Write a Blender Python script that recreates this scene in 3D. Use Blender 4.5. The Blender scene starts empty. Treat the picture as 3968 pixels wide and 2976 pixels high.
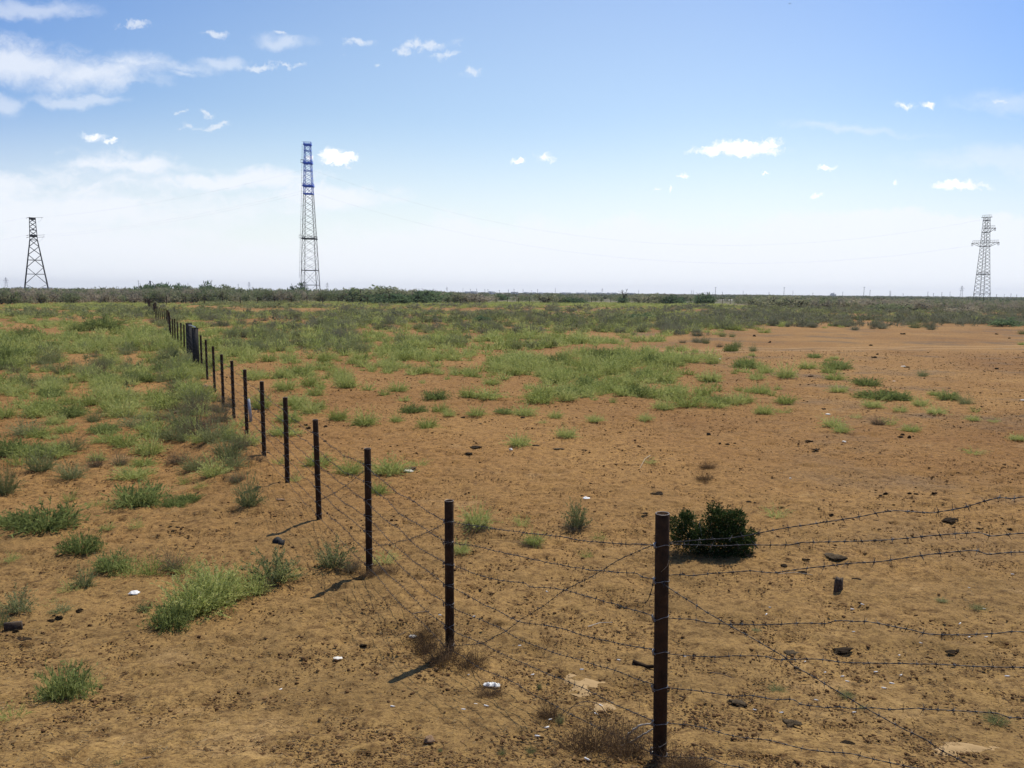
import bpy, math, random
import numpy as np
from mathutils import Matrix, Vector

rad = math.radians
HAZE, SKYS, CLOUD, SUNS, EXPO = 9e-5, .12, 8.5, 5.0, 0.0
S = bpy.context.scene
COL = S.collection
random.seed(7)
RNG = np.random.default_rng(11)

# ------------------------------------------------------------------ camera
F, CX, CY = 3050.0, 1984.0, 1488.0
CAMZ, PITCH, ROLL = 3.37, 6.64, 0.5
R3 = Matrix.Rotation(rad(90 - PITCH), 3, 'X') @ Matrix.Rotation(rad(ROLL), 3, 'Z')
cam = bpy.data.cameras.new('camera')
cam.sensor_width = 36.0
cam.lens = F / 3968 * 36
cam.clip_start, cam.clip_end = 0.1, 20000
camo = bpy.data.objects.new('camera', cam)
camo.matrix_world = Matrix.Translation((0, 0, CAMZ)) @ R3.to_4x4()
COL.objects.link(camo)
S.camera = camo
RN = np.array(R3)

def ray(px, py):
    return R3 @ Vector(((px - CX) / F, -(py - CY) / F, -1.0))

def project(P):
    q = (P - np.array([0, 0, CAMZ])) @ RN
    w = np.maximum(-q[:, 2], 1e-3)
    return CX + F * q[:, 0] / w, CY - F * q[:, 1] / w, w

# ------------------------------------------------------------------ noise and terrain
def _h(ix, iy, seed):
    h = (ix.astype(np.int64) * 374761393 + iy.astype(np.int64) * 668265263 + seed * 974634777) & 0xffffffff
    h = ((h ^ (h >> 13)) * 1274126177) & 0xffffffff
    h = (h ^ (h >> 16)) & 0xffffff
    return h / float(0xffffff)

def vn(x, y, s, seed=0):
    x = np.asarray(x, float) / s; y = np.asarray(y, float) / s
    ix = np.floor(x); iy = np.floor(y)
    fx = x - ix; fy = y - iy
    fx = fx * fx * (3 - 2 * fx); fy = fy * fy * (3 - 2 * fy)
    ix = ix.astype(np.int64); iy = iy.astype(np.int64)
    a = _h(ix, iy, seed); b = _h(ix + 1, iy, seed); c = _h(ix, iy + 1, seed); d = _h(ix + 1, iy + 1, seed)
    return (a * (1 - fx) + b * fx) * (1 - fy) + (c * (1 - fx) + d * fx) * fy

def sstep(a, b, x):
    t = np.clip((x - a) / (b - a), 0, 1)
    return t * t * (3 - 2 * t)

FA, FB = np.array([-0.59, 7.1]), np.array([-81.0, 175.0])      # the fence line on plan
FD = (FB - FA) / np.linalg.norm(FB - FA)
FN = np.array([-FD[1], FD[0]])                                  # points to the left of the fence

def terr(x, y):
    x = np.asarray(x, float); y = np.asarray(y, float)
    z = np.where(y > 0, 1.75 * np.exp(-0.0532 * np.minimum(y, 60) ** 2), 1.75)
    s = (x - FA[0]) * FN[0] + (y - FA[1]) * FN[1]
    t = (x - FA[0]) * FD[0] + (y - FA[1]) * FD[1]
    along = sstep(3, 11, t) * (1 - sstep(26, 45, t))
    z = z + along * (0.15 * np.exp(-((s - 0.9) / 0.5) ** 2) - 0.05 * np.exp(-((s - 2.1) / 0.6) ** 2))
    z = z + 0.10 * (vn(x, y, 5.0, 3) - .5) * sstep(7, 14, y)
    z = z + 0.05 * (vn(x, y, 1.6, 4) - .5) * sstep(4, 8, y) * (1 - sstep(80, 160, y))
    z = z + 0.30 * (vn(x, y, 45.0, 5) - .5) * sstep(40, 90, y)
    z = z + 0.55 * np.exp(-(((x + 60) / 3.4) ** 2 + ((y - 152) / 3) ** 2))
    return z

def gh(x, y):
    return float(terr(np.array([x]), np.array([y]))[0])

def gp(px, py):
    """point of the ground seen at a pixel of the photograph"""
    d = ray(px, py)
    t = 2.0
    prev = t
    while t < 9000:
        if CAMZ + d.z * t < gh(d.x * t, d.y * t):
            a, b = prev, t
            for _ in range(30):
                m = (a + b) / 2
                if CAMZ + d.z * m < gh(d.x * m, d.y * m): b = m
                else: a = m
            return Vector((d.x * b, d.y * b, gh(d.x * b, d.y * b)))
        prev = t
        t *= 1.02
    return Vector((d.x * t, d.y * t, 0))

# ------------------------------------------------------------------ materials
def mat(name):
    m = bpy.data.materials.new(name)
    m.use_nodes = True
    nt = m.node_tree
    nt.nodes.clear()
    out = nt.nodes.new('ShaderNodeOutputMaterial')
    return m, nt, out

def N(nt, t, **kw):
    n = nt.nodes.new(t)
    for k, v in kw.items():
        if k.startswith('i_'):
            n.inputs[k[2:].replace('_', ' ')].default_value = v
        else:
            setattr(n, k, v)
    return n

def noise(nt, scale, vec, detail=4, rough=.55):
    n = N(nt, 'ShaderNodeTexNoise')
    n.inputs['Scale'].default_value = scale
    n.inputs['Detail'].default_value = detail
    n.inputs['Roughness'].default_value = rough
    nt.links.new(vec, n.inputs['Vector'])
    return n.outputs['Fac']

def ramp(nt, fac, stops):
    n = N(nt, 'ShaderNodeValToRGB')
    cr = n.color_ramp
    while len(cr.elements) < len(stops): cr.elements.new(.5)
    for e, (p, c) in zip(cr.elements, stops):
        e.position = p
        e.color = (c[0], c[1], c[2], 1) if not isinstance(c, (int, float)) else (c, c, c, 1)
    nt.links.new(fac, n.inputs[0])
    return n.outputs[0]

def mix(nt, fac, a, b, mode='MIX'):
    n = N(nt, 'ShaderNodeMix', data_type='RGBA', blend_type=mode)
    for s, v in ((0, fac), (6, a), (7, b)):
        if hasattr(v, 'default_value') or hasattr(v, 'is_linked'): nt.links.new(v, n.inputs[s])
        elif s == 0: n.inputs[0].default_value = v
        else: n.inputs[s].default_value = (v[0], v[1], v[2], 1)
    return n.outputs[2]

def math_(nt, op, a, b=None, c=None, clamp=False):
    n = N(nt, 'ShaderNodeMath', operation=op, use_clamp=clamp)
    for i, v in enumerate((a, b, c)):
        if v is None: continue
        if isinstance(v, (int, float)): n.inputs[i].default_value = v
        else: nt.links.new(v, n.inputs[i])
    return n.outputs[0]

def simple(name, c1, c2=None, scale=8, rough=.8, metallic=0, bump=0, spec=.3):
    m, nt, out = mat(name)
    p = N(nt, 'ShaderNodeBsdfPrincipled')
    tc = N(nt, 'ShaderNodeTexCoord')
    c2 = c2 or tuple(v * .7 for v in c1)
    f = noise(nt, scale, tc.outputs['Object'], 5, .6)
    nt.links.new(ramp(nt, f, [(.3, c1), (.7, c2)]), p.inputs['Base Color'])
    p.inputs['Roughness'].default_value = rough
    p.inputs['Metallic'].default_value = metallic
    p.inputs['Specular IOR Level'].default_value = spec
    if bump:
        b = N(nt, 'ShaderNodeBump')
        b.inputs['Strength'].default_value = bump
        b.inputs['Distance'].default_value = .01
        nt.links.new(noise(nt, scale * 4, tc.outputs['Object']), b.inputs['Height'])
        nt.links.new(b.outputs[0], p.inputs['Normal'])
    nt.links.new(p.outputs[0], out.inputs[0])
    return m

def leafmat(name, cols, trans=.45, rough=.75):
    """foliage: colour varies stem by stem (attribute tint) and plant by plant"""
    m, nt, out = mat(name)
    at = N(nt, 'ShaderNodeAttribute', attribute_name='tint')
    it = N(nt, 'ShaderNodeAttribute', attribute_name='plant')
    oi = N(nt, 'ShaderNodeObjectInfo')
    r = math_(nt, 'FRACT', math_(nt, 'ADD', it.outputs['Fac'], oi.outputs['Random']))
    f = math_(nt, 'ADD', math_(nt, 'MULTIPLY', at.outputs['Fac'], .55), math_(nt, 'MULTIPLY', r, .45))
    n = len(cols)
    c = ramp(nt, f, [(.12 + .76 * i / (n - 1), cc) for i, cc in enumerate(cols)])
    d = N(nt, 'ShaderNodeBsdfDiffuse')
    t = N(nt, 'ShaderNodeBsdfTranslucent')
    x = N(nt, 'ShaderNodeMixShader')
    x.inputs[0].default_value = trans
    nt.links.new(c, d.inputs[0]); nt.links.new(c, t.inputs[0])
    nt.links.new(d.outputs[0], x.inputs[1]); nt.links.new(t.outputs[0], x.inputs[2])
    nt.links.new(x.outputs[0], out.inputs[0])
    return m

M = {}
M['green'] = leafmat('green_tuft', [(.21, .235, .06), (.33, .37, .105), (.43, .46, .155), (.51, .50, .19)], .45)
M['feather'] = leafmat('feathery_tuft', [(.13, .155, .05), (.20, .24, .075), (.29, .325, .11)], .45)
M['sage'] = leafmat('sage_tuft', [(.15, .165, .065), (.24, .255, .11), (.33, .335, .165)], .4)
M['dry'] = leafmat('dry_shrub', [(.10, .07, .045), (.17, .13, .08), (.22, .18, .12), (.20, .21, .09)], .25)
M['grey'] = leafmat('grey_shrub', [(.14, .14, .08), (.23, .225, .135), (.32, .31, .20)], .32)
M['tamarisk'] = leafmat('tamarisk', [(.12, .155, .065), (.19, .22, .105), (.27, .275, .155), (.34, .31, .21)], .42)
M['tamarisk_pale'] = leafmat('tamarisk_pale', [(.22, .20, .14), (.33, .29, .20), (.44, .37, .26)], .35)
M['tree'] = leafmat('tree_leaves', [(.085, .125, .06), (.135, .19, .09), (.20, .26, .125)], .4)
M['darkbush'] = leafmat('cut_bush_leaves', [(.022, .040, .012), (.045, .070, .022), (.10, .125, .05)], .3)
M['brush'] = leafmat('dry_brush', [(.09, .058, .032), (.16, .105, .06), (.27, .18, .10)], .25)
M['straw'] = leafmat('straw', [(.16, .10, .05), (.30, .21, .10), (.42, .32, .18)], .2)
M['bark'] = simple('bark', (.10, .075, .05), (.05, .04, .03), 20)
M['twig_white'] = simple('bleached_twig', (.62, .56, .46), (.38, .32, .24), 30)
M['twig'] = simple('twig', (.16, .11, .07), (.08, .055, .04), 30)
M['rust'] = simple('rusty_pipe', (.062, .032, .016), (.022, .014, .009), 16, .9, 0, .6, .15)
M['wire'] = simple('wire', (.070, .069, .070), (.030, .026, .025), 40, .5, .5)
M['tie'] = simple('tie_wire', (.34, .34, .34), (.16, .15, .15), 40, .4, .7)
M['steel_dark'] = simple('tower_steel', (.045, .045, .045), (.028, .03, .032), 3, .7, .3)
M['steel_grey'] = simple('tower_grey_steel', (.13, .12, .15), (.08, .08, .10), 3, .7, .3)
M['steel_blue'] = simple('tower_blue_paint', (.03, .12, .62), (.04, .15, .7), 3, .6)
M['insulator'] = simple('insulator', (.06, .045, .05), (.03, .03, .035), 3, .3)
M['gatewood'] = simple('gate_post', (.045, .042, .038), (.025, .024, .022), 12, .9, 0, .4)
M['rock'] = simple('rock', (.30, .19, .10), (.20, .12, .07), 9, .9, 0, .6)
M['pale'] = simple('pale_stone', (.72, .68, .58), (.55, .50, .42), 12, .8)
M['paper'] = simple('white_paper', (.80, .79, .75), (.62, .60, .55), 10, .7)
M['dung'] = simple('dried_dung', (.055, .038, .022), (.022, .015, .009), 9, 1, 0, 1.0, .05)
M['dungpale'] = simple('old_dung', (.15, .11, .065), (.06, .042, .025), 9, 1, 0, 1.0, .05)
M['clod'] = leafmat('clods', [(.05, .03, .017), (.10, .055, .026), (.19, .11, .048), (.27, .17, .08)], 0)
M['stump'] = simple('stump_wood', (.12, .085, .055), (.045, .032, .022), 30, .95, 0, .8)
M['house'] = simple('house_wall', (.74, .72, .68), (.62, .60, .56), 1, .9)
M['roof'] = simple('house_roof', (.52, .54, .55), (.36, .38, .40), 1, .9)
M['glass'] = simple('dark_window', (.04, .05, .06), (.03, .035, .04), 1, .2)
M['pole'] = simple('pole', (.10, .10, .10), (.07, .07, .07), 2, .9)
M['salt'] = simple('salt', (.62, .58, .50), (.50, .45, .37), .05, .95)
M['farveg'] = leafmat('far_scrub', [(.10, .12, .06), (.15, .165, .09), (.20, .205, .12)], .3)
M['plastic'] = simple('white_board', (.42, .43, .45), (.34, .34, .36), 10, .5)
M['cast_shade'] = simple('shadow_black', (.022, .02, .018), (.012, .012, .012), 12, .8)  # near-black colour that stands in for a board's shadow
M['sand'] = simple('loose_sand', (.36, .235, .105), (.31, .20, .085), 6, .95, 0, .3)

# ground
def ground_material():
    m, nt, out = mat('dry_steppe_soil')
    p = N(nt, 'ShaderNodeBsdfPrincipled')
    g = N(nt, 'ShaderNodeNewGeometry')
    pos = g.outputs['Position']
    sx = N(nt, 'ShaderNodeSeparateXYZ'); nt.links.new(pos, sx.inputs[0])
    big = noise(nt, .09, pos, 4, .6)
    med = noise(nt, .8, pos, 4, .6)
    sml = noise(nt, 7, pos, 5, .65)
    fine = noise(nt, 45, pos, 4, .7)
    grain = noise(nt, 170, pos, 2, .6)
    # embankment fill is sandier and yellower than the field soil beyond it
    a = N(nt, 'ShaderNodeMapRange', interpolation_type='SMOOTHSTEP')
    nt.links.new(math_(nt, 'ADD', sx.outputs['Y'], math_(nt, 'MULTIPLY', math_(nt, 'SUBTRACT', med, .5), 9)), a.inputs[0])
    a.inputs[1].default_value, a.inputs[2].default_value = 5, 17
    sand = ramp(nt, med, [(.3, (.180, .108, .038)), (.7, (.268, .164, .060))])
    red = ramp(nt, big, [(.35, (.207, .104, .033)), (.6, (.280, .154, .051))])
    c = mix(nt, a.outputs[0], sand, red)
    crust = ramp(nt, noise(nt, .22, pos, 5, .65), [(.52, 0.), (.66, 1.)])
    right = N(nt, 'ShaderNodeMapRange', interpolation_type='SMOOTHSTEP')
    nt.links.new(sx.outputs['X'], right.inputs[0])
    right.inputs[1].default_value, right.inputs[2].default_value = 1, 12
    c = mix(nt, math_(nt, 'MULTIPLY', math_(nt, 'MULTIPLY', crust, right.outputs[0]), .75), c, (.125, .088, .055))
    pale = ramp(nt, noise(nt, .55, pos, 5, .7), [(.60, 0.), (.70, 1.)])
    c = mix(nt, math_(nt, 'MULTIPLY', pale, .38), c, (.40, .26, .12))
    c = mix(nt, .75, c, ramp(nt, sml, [(.32, (.40, .35, .31)), (.48, (1, 1, 1)), (.70, (1.22, 1.22, 1.15))]), 'MULTIPLY')
    c = mix(nt, .9, c, ramp(nt, fine, [(.34, (.38, .33, .30)), (.46, (.95, .95, .95)), (.70, (1.25, 1.25, 1.2))]), 'MULTIPLY')
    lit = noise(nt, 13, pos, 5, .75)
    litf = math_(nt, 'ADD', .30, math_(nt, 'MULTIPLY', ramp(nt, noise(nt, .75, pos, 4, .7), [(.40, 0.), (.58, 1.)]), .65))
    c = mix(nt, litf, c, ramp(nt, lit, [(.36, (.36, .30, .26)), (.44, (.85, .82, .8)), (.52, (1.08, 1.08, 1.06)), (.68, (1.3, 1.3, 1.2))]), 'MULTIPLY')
    st = ramp(nt, grain, [(.66, 0.), (.72, 1.)])
    c = mix(nt, math_(nt, 'MULTIPLY', st, .45), c, (.50, .38, .19))
    def track(a, b, gap):
        nx, ny = -(b.y - a.y), (b.x - a.x); L = math.hypot(nx, ny); nx, ny = nx / L, ny / L
        d = math_(nt, 'ADD', math_(nt, 'ADD', math_(nt, 'MULTIPLY', sx.outputs['X'], nx), math_(nt, 'MULTIPLY', sx.outputs['Y'], ny)), -(nx * a.x + ny * a.y))
        d = math_(nt, 'ADD', d, math_(nt, 'MULTIPLY', math_(nt, 'SUBTRACT', big, .5), 2.5))
        d = math_(nt, 'ABSOLUTE', math_(nt, 'SUBTRACT', math_(nt, 'ABSOLUTE', d), gap / 2))
        n = N(nt, 'ShaderNodeMapRange', interpolation_type='SMOOTHSTEP'); nt.links.new(math_(nt, 'ADD', d, math_(nt, 'MULTIPLY', math_(nt, 'SUBTRACT', med, .5), .5)), n.inputs[0])
        n.inputs[1].default_value, n.inputs[2].default_value, n.inputs[3].default_value, n.inputs[4].default_value = .45, .12, 0, .35
        return n.outputs[0]
    tr = math_(nt, 'MULTIPLY', track(gp(2600, 1362), gp(3968, 1342), 1.7), right.outputs[0])
    c = mix(nt, tr, c, (.40, .27, .14))
    # beyond the fields the plain is covered with low olive scrub, with bare bands between
    f = N(nt, 'ShaderNodeMapRange', interpolation_type='SMOOTHSTEP')
    nt.links.new(sx.outputs['Y'], f.inputs[0])
    f.inputs[1].default_value, f.inputs[2].default_value = 170, 300
    mp = N(nt, 'ShaderNodeMapping'); mp.inputs['Scale'].default_value = (.35, 1, 1)
    nt.links.new(pos, mp.inputs[0])
    far = ramp(nt, noise(nt, .006, mp.outputs[0], 6, .65), [(.40, (.105, .10, .055)), (.52, (.15, .13, .075)), (.64, (.30, .235, .155))])
    far = mix(nt, .6, far, ramp(nt, noise(nt, .12, pos, 4, .7), [(.35, (.55, .6, .5)), (.6, (1.1, 1.1, 1.1))]), 'MULTIPLY')
    c = mix(nt, f.outputs[0], c, far)
    nt.links.new(c, p.inputs['Base Color'])
    p.inputs['Roughness'].default_value = .95
    p.inputs['Specular IOR Level'].default_value = .12
    hgt = math_(nt, 'ADD', math_(nt, 'MULTIPLY', sml, .6), math_(nt, 'ADD', math_(nt, 'MULTIPLY', fine, .35), math_(nt, 'MULTIPLY', grain, .08)))
    b = N(nt, 'ShaderNodeBump')
    b.inputs['Strength'].default_value = .8
    b.inputs['Distance'].default_value = .05
    nt.links.new(hgt, b.inputs['Height'])
    nt.links.new(b.outputs[0], p.inputs['Normal'])
    nt.links.new(p.outputs[0], out.inputs[0])
    return m
M['ground'] = ground_material()

# ------------------------------------------------------------------ mesh helpers
def newmesh(name, V, Fc, material, attrs=None, smooth=False):
    """V (n,3); Fc (m,3) or (m,4) array, or a list of both"""
    me = bpy.data.meshes.new(name)
    parts = Fc if isinstance(Fc, list) else [Fc]
    parts = [np.asarray(f, dtype=np.int32) for f in parts if len(f)]
    loops = np.concatenate([f.ravel() for f in parts])
    sizes = np.concatenate([np.full(len(f), f.shape[1], np.int32) for f in parts])
    starts = np.concatenate([[0], np.cumsum(sizes)[:-1]]).astype(np.int32)
    V = np.asarray(V, dtype=np.float32)
    me.vertices.add(len(V)); me.vertices.foreach_set('co', V.ravel())
    me.loops.add(len(loops)); me.loops.foreach_set('vertex_index', loops)
    me.polygons.add(len(sizes)); me.polygons.foreach_set('loop_start', starts)
    if smooth: me.polygons.foreach_set('use_smooth', np.ones(len(sizes), bool))
    me.update(calc_edges=True)
    me.validate()
    for k, a in (attrs or {}).items():
        at = me.attributes.new(k, 'FLOAT', 'POINT')
        at.data.foreach_set('value', np.asarray(a, dtype=np.float32))
    me.materials.append(material)
    return me

def link(name, data, loc=(0, 0, 0), parent=None, rot=(0, 0, 0), scale=(1, 1, 1)):
    o = bpy.data.objects.new(name, data)
    COL.objects.link(o)
    if parent is not None: o.parent = parent
    o.location = loc; o.rotation_euler = rot; o.scale = scale
    return o

def tag(o, label=None, cat=None, group=None, kind=None):
    if label: o['label'] = label
    if cat: o['category'] = cat
    if group: o['group'] = group
    if kind: o['kind'] = kind
    return o

class MB:
    """collects bars, tubes and boxes and links them as one mesh"""
    def __init__(s): s.v = []; s.f4 = []; s.f3 = []; s.n = 0
    def add(s, v, f4=None, f3=None):
        s.v.append(np.asarray(v, float))
        if f4 is not None and len(f4): s.f4.append(np.asarray(f4) + s.n)
        if f3 is not None and len(f3): s.f3.append(np.asarray(f3) + s.n)
        s.n += len(v)
    def bar(s, a, b, w, h=None):
        a = np.array(a, float); b = np.array(b, float); h = h or w
        d = b - a; L = np.linalg.norm(d)
        if L < 1e-9: return
        d /= L
        u = np.cross(d, [0, 0, 1.0]) if abs(d[2]) < .99 else np.array([1.0, 0, 0])
        u /= np.linalg.norm(u); t = np.cross(u, d)
        c = [(-1, -1), (1, -1), (1, 1), (-1, 1)]
        v = [p + u * i * w / 2 + t * j * h / 2 for p in (a, b) for i, j in c]
        s.add(v, [(0, 1, 2, 3), (7, 6, 5, 4), (0, 4, 5, 1), (1, 5, 6, 2), (2, 6, 7, 3), (3, 7, 4, 0)])
    def box(s, c, sx, sy, sz):
        x, y, z = c
        s.bar((x, y, z - sz / 2), (x, y, z + sz / 2), sx, sy)
    def tube(s, pts, r, sides=6, closed=False):
        P = np.asarray(pts, float); n = len(P)
        r = np.broadcast_to(np.asarray(r, float), (n,))
        T = np.gradient(P, axis=0) if not closed else np.roll(P, -1, 0) - np.roll(P, 1, 0)
        T /= np.linalg.norm(T, axis=1)[:, None] + 1e-12
        ref = np.array([.12, .34, .93])
        U = np.cross(T, ref); U /= np.linalg.norm(U, axis=1)[:, None] + 1e-12
        W = np.cross(T, U)
        a = np.arange(sides) * 2 * np.pi / sides
        V = P[:, None] + r[:, None, None] * (np.cos(a)[None, :, None] * U[:, None] + np.sin(a)[None, :, None] * W[:, None])
        m = n if closed else n - 1
        i = np.arange(m)[:, None]; j = np.arange(sides)[None, :]; j2 = (j + 1) % sides; i2 = (i + 1) % n
        f = np.stack([i * sides + j, i * sides + j2, i2 * sides + j2, i2 * sides + j], -1).reshape(-1, 4)
        s.add(V.reshape(-1, 3), f)
        if not closed and sides == 4:
            s.add([], [], None) if False else None
    def lumps(s, c, rx, ry, rz, seed, n=9, m=12, amp=.25, flat=0):
        """one irregular closed lump"""
        rg = np.random.default_rng(seed)
        th = np.linspace(0, np.pi, n); ph = np.arange(m) * 2 * np.pi / m
        T, Pp = np.meshgrid(th, ph, indexing='ij')
        d = np.stack([np.sin(T) * np.cos(Pp), np.sin(T) * np.sin(Pp), np.cos(T)], -1)
        k = rg.normal(size=(6, 3)) * 2.2; p0 = rg.uniform(0, 6, 6)
        q = sum(np.sin(d @ k[i] + p0[i]) for i in range(6)) / 6
        q2 = sum(np.sin(d @ (k[i] * 3.1) + p0[i] * 2) for i in range(6)) / 6
        r = 1 + amp * (q * 1.8 + q2 * .9)
        v = d * r[..., None] * np.array([rx, ry, rz])
        if flat: v[..., 2] = np.maximum(v[..., 2], -flat)
        v = v + np.array(c)
        i = np.arange(n - 1)[:, None]; j = np.arange(m)[None]; j2 = (j + 1) % m
        f = np.stack([i * m + j, (i + 1) * m + j, (i + 1) * m + j2, i * m + j2], -1).reshape(-1, 4)
        s.add(v.reshape(-1, 3), f)
    def mesh(s, name, material, smooth=False):
        fs = []
        if s.f4: fs.append(np.concatenate(s.f4))
        if s.f3: fs.append(np.concatenate(s.f3))
        return newmesh(name, np.concatenate(s.v), fs, material, smooth=smooth)
    def build(s, name, material, parent=None, loc=(0, 0, 0), smooth=False, rot=(0, 0, 0)):
        return link(name, s.mesh(name, material, smooth), loc, parent, rot)

# ------------------------------------------------------------------ the ground sheet
def build_ground():
    ys = [-70, -40, -20, -10, -4, 0, 1.5, 2.4, 3.0]
    y = 3.3
    while y < 62: ys.append(y); y *= 1.0042
    while y < 9500: ys.append(y); y *= 1.03
    ys = np.array(ys)
    t = np.concatenate([-np.geomspace(9, .96, 14), np.arange(-.94, .941, .0024), np.geomspace(.96, 9, 14)])
    Y, T = np.meshgrid(ys, t, indexing='ij')
    X = T * np.maximum(Y, 3.2)
    X = np.where(Y < 3.2, X * (1 + (3.2 - Y) * .35), X)
    Z = terr(X, Y)
    near = 1 - sstep(25, 60, Y)
    fine = (vn(X, Y, .30, 21) - .5) * .050 + (vn(X, Y, .11, 22) - .5) * .022 + (vn(X, Y, .05, 23) - .5) * .012
    # hoof marks and crumbs
    cl = vn(X, Y, .075, 24)
    fine = fine + np.clip(cl - .72, 0, 1) * .06
    dm = vn(X, Y, .22, 25)
    fine = fine - np.clip(dm - .74, 0, 1) * .17
    rough = .6 + .8 * vn(X, Y, 1.2, 26)
    # disturbed clods on the bank left of the fence
    s = (X - FA[0]) * FN[0] + (Y - FA[1]) * FN[1]
    tt = (X - FA[0]) * FD[0] + (Y - FA[1]) * FD[1]
    bank = np.exp(-((s - .9) / .6) ** 2) * sstep(2, 7, tt) * (1 - sstep(25, 40, tt))
    fine = fine + bank * (vn(X, Y, .2, 27) - .5) * .10
    Z = Z + fine * near * rough
    n, m = Y.shape
    V = np.stack([X, Y, Z], -1).reshape(-1, 3)
    i = np.arange(n - 1)[:, None]; j = np.arange(m - 1)[None]
    f = np.stack([i * m + j, i * m + j + 1, (i + 1) * m + j + 1, (i + 1) * m + j], -1).reshape(-1, 4)
    o = link('ground', newmesh('ground', V, f, M['ground'], smooth=True))
    tag(o, kind='structure')
build_ground()

# ------------------------------------------------------------------ plants
def plant_arrays(seed, n, W, H, sw, leaf=0, ll=.02, base=.16, up=.5, lo=.35, crook=.0, droop=.0, segs=2):
    """a plant of many fine stems filling a dome; returns V, tris, tint"""
    rg = np.random.default_rng(seed)
    ph = rg.uniform(0, 2 * np.pi, n)
    el = np.arccos(rg.uniform(0, 1, n) ** up)                 # 0 = upright
    d = np.stack([np.sin(el) * np.cos(ph), np.sin(el) * np.sin(ph), np.cos(el)], 1)
    lump = 1 + .22 * np.sin(ph * 3 + seed) * np.sin(el * 4 + seed) + .12 * np.sin(ph * 5 + 2 * seed)
    Rr = 1 / np.sqrt((np.sin(el) / (W / 2)) ** 2 + (np.cos(el) / H) ** 2)
    L = Rr * rg.uniform(lo, 1.05, n) * lump
    b = np.stack([np.cos(ph), np.sin(ph), 0 * ph], 1) * (rg.uniform(0, base * W, n))[:, None]
    K = segs + 1
    s = np.linspace(0, 1, K)
    P = b[:, None] + d[:, None] * (L[:, None] * s)[..., None]
    P[:, :, 2] += (L * .10)[:, None] * np.sin(s * np.pi)[None] - (L * droop)[:, None] * s[None] ** 2
    if crook: P[:, 1:] += rg.normal(size=(n, K - 1, 3)) * crook * L[:, None, None]
    P[:, :, 2] = np.maximum(P[:, :, 2], -.01)
    side = np.cross(d, rg.normal(size=(n, 3))); side /= np.linalg.norm(side, axis=1)[:, None] + 1e-9
    w = sw * (1 - .75 * s)
    A = P + side[:, None] * w[None, :, None] / 2
    B = P - side[:, None] * w[None, :, None] / 2
    V = np.stack([A, B], 2).reshape(-1, 3)
    k = np.arange(n)[:, None] * (2 * K); q = np.arange(segs)[None] * 2
    a0 = (k + q).ravel()
    tri = np.concatenate([np.stack([a0, a0 + 1, a0 + 3], 1), np.stack([a0, a0 + 3, a0 + 2], 1)])
    st = rg.uniform(0, 1, n)
    tint = np.repeat(st, 2 * K)
    if leaf:
        m = n * leaf
        ss = np.repeat(np.arange(n), leaf)
        u = rg.uniform(.25, 1, m)
        fi = u * segs; i0 = np.minimum(fi.astype(int), segs - 1); fr = fi - i0
        C = P[ss, i0] * (1 - fr)[:, None] + P[ss, i0 + 1] * fr[:, None]
        ld = d[ss] * .6 + rg.normal(size=(m, 3)) * .7 + np.array([0, 0, .3]); ld /= np.linalg.norm(ld, axis=1)[:, None]
        sd = np.cross(ld, rg.normal(size=(m, 3))); sd /= np.linalg.norm(sd, axis=1)[:, None] + 1e-9
        l = (ll * rg.uniform(.6, 1.4, m))[:, None]
        v0 = len(V)
        LV = np.stack([C - sd * l * .16, C + sd * l * .16, C + ld * l], 1).reshape(-1, 3)
        V = np.concatenate([V, LV])
        tri = np.concatenate([tri, (v0 + np.arange(m * 3)).reshape(-1, 3)])
        tint = np.concatenate([tint, np.repeat(np.clip(st[ss] + rg.normal(size=m) * .15, 0, 1), 3)])
    return V, tri, tint

def crown_arrays(seed, n, W, H, size, clumps=14, trunk_h=.12, zlow=.05):
    """a tall bush: leaf sprays gathered in uneven clumps, open between"""
    rg = np.random.default_rng(seed)
    ph = rg.uniform(0, 2 * np.pi, clumps); rr = np.sqrt(rg.uniform(0, 1, clumps)) * .36 * W
    hz = rg.uniform(.25, .88, clumps) * H * (1 - .35 * (rr / (.36 * W)) ** 2)
    C = np.stack([rr * np.cos(ph), rr * np.sin(ph), hz], 1)
    cr = rg.uniform(.12, .24, clumps) * min(W, H * 1.3)
    k = rg.integers(0, clumps, n)
    off = rg.normal(size=(n, 3)); off /= np.linalg.norm(off, axis=1)[:, None]
    off *= (rg.uniform(0, 1, n) ** .5)[:, None] * np.array([1, 1, .95])
    P = C[k] + off * cr[k][:, None] * rg.uniform(.7, 1.25, n)[:, None]
    low = rg.uniform(0, 1, n) < .28                            # skirts down to the ground
    P[low] = np.stack([rg.normal(size=low.sum()) * W * .2, rg.normal(size=low.sum()) * W * .2, rg.uniform(zlow, .5, low.sum()) * H], 1)
    P[:, 2] = np.clip(P[:, 2], .02 * H, None)
    d = off * .5 + rg.normal(size=(n, 3)) * .45 + np.array([0, 0, .75]); d /= np.linalg.norm(d, axis=1)[:, None]
    sd = np.cross(d, rg.normal(size=(n, 3))); sd /= np.linalg.norm(sd, axis=1)[:, None] + 1e-9
    l = (size * rg.uniform(.6, 1.5, n))[:, None]
    V = np.stack([P - sd * l * .22, P + sd * l * .22, P + d * l], 1).reshape(-1, 3)
    ct = rg.uniform(0, 1, clumps)
    t = np.clip(ct[k] * .6 + .4 * rg.uniform(0, 1, n), 0, 1)
    return V, np.arange(n * 3).reshape(-1, 3), np.repeat(t, 3)

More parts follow.
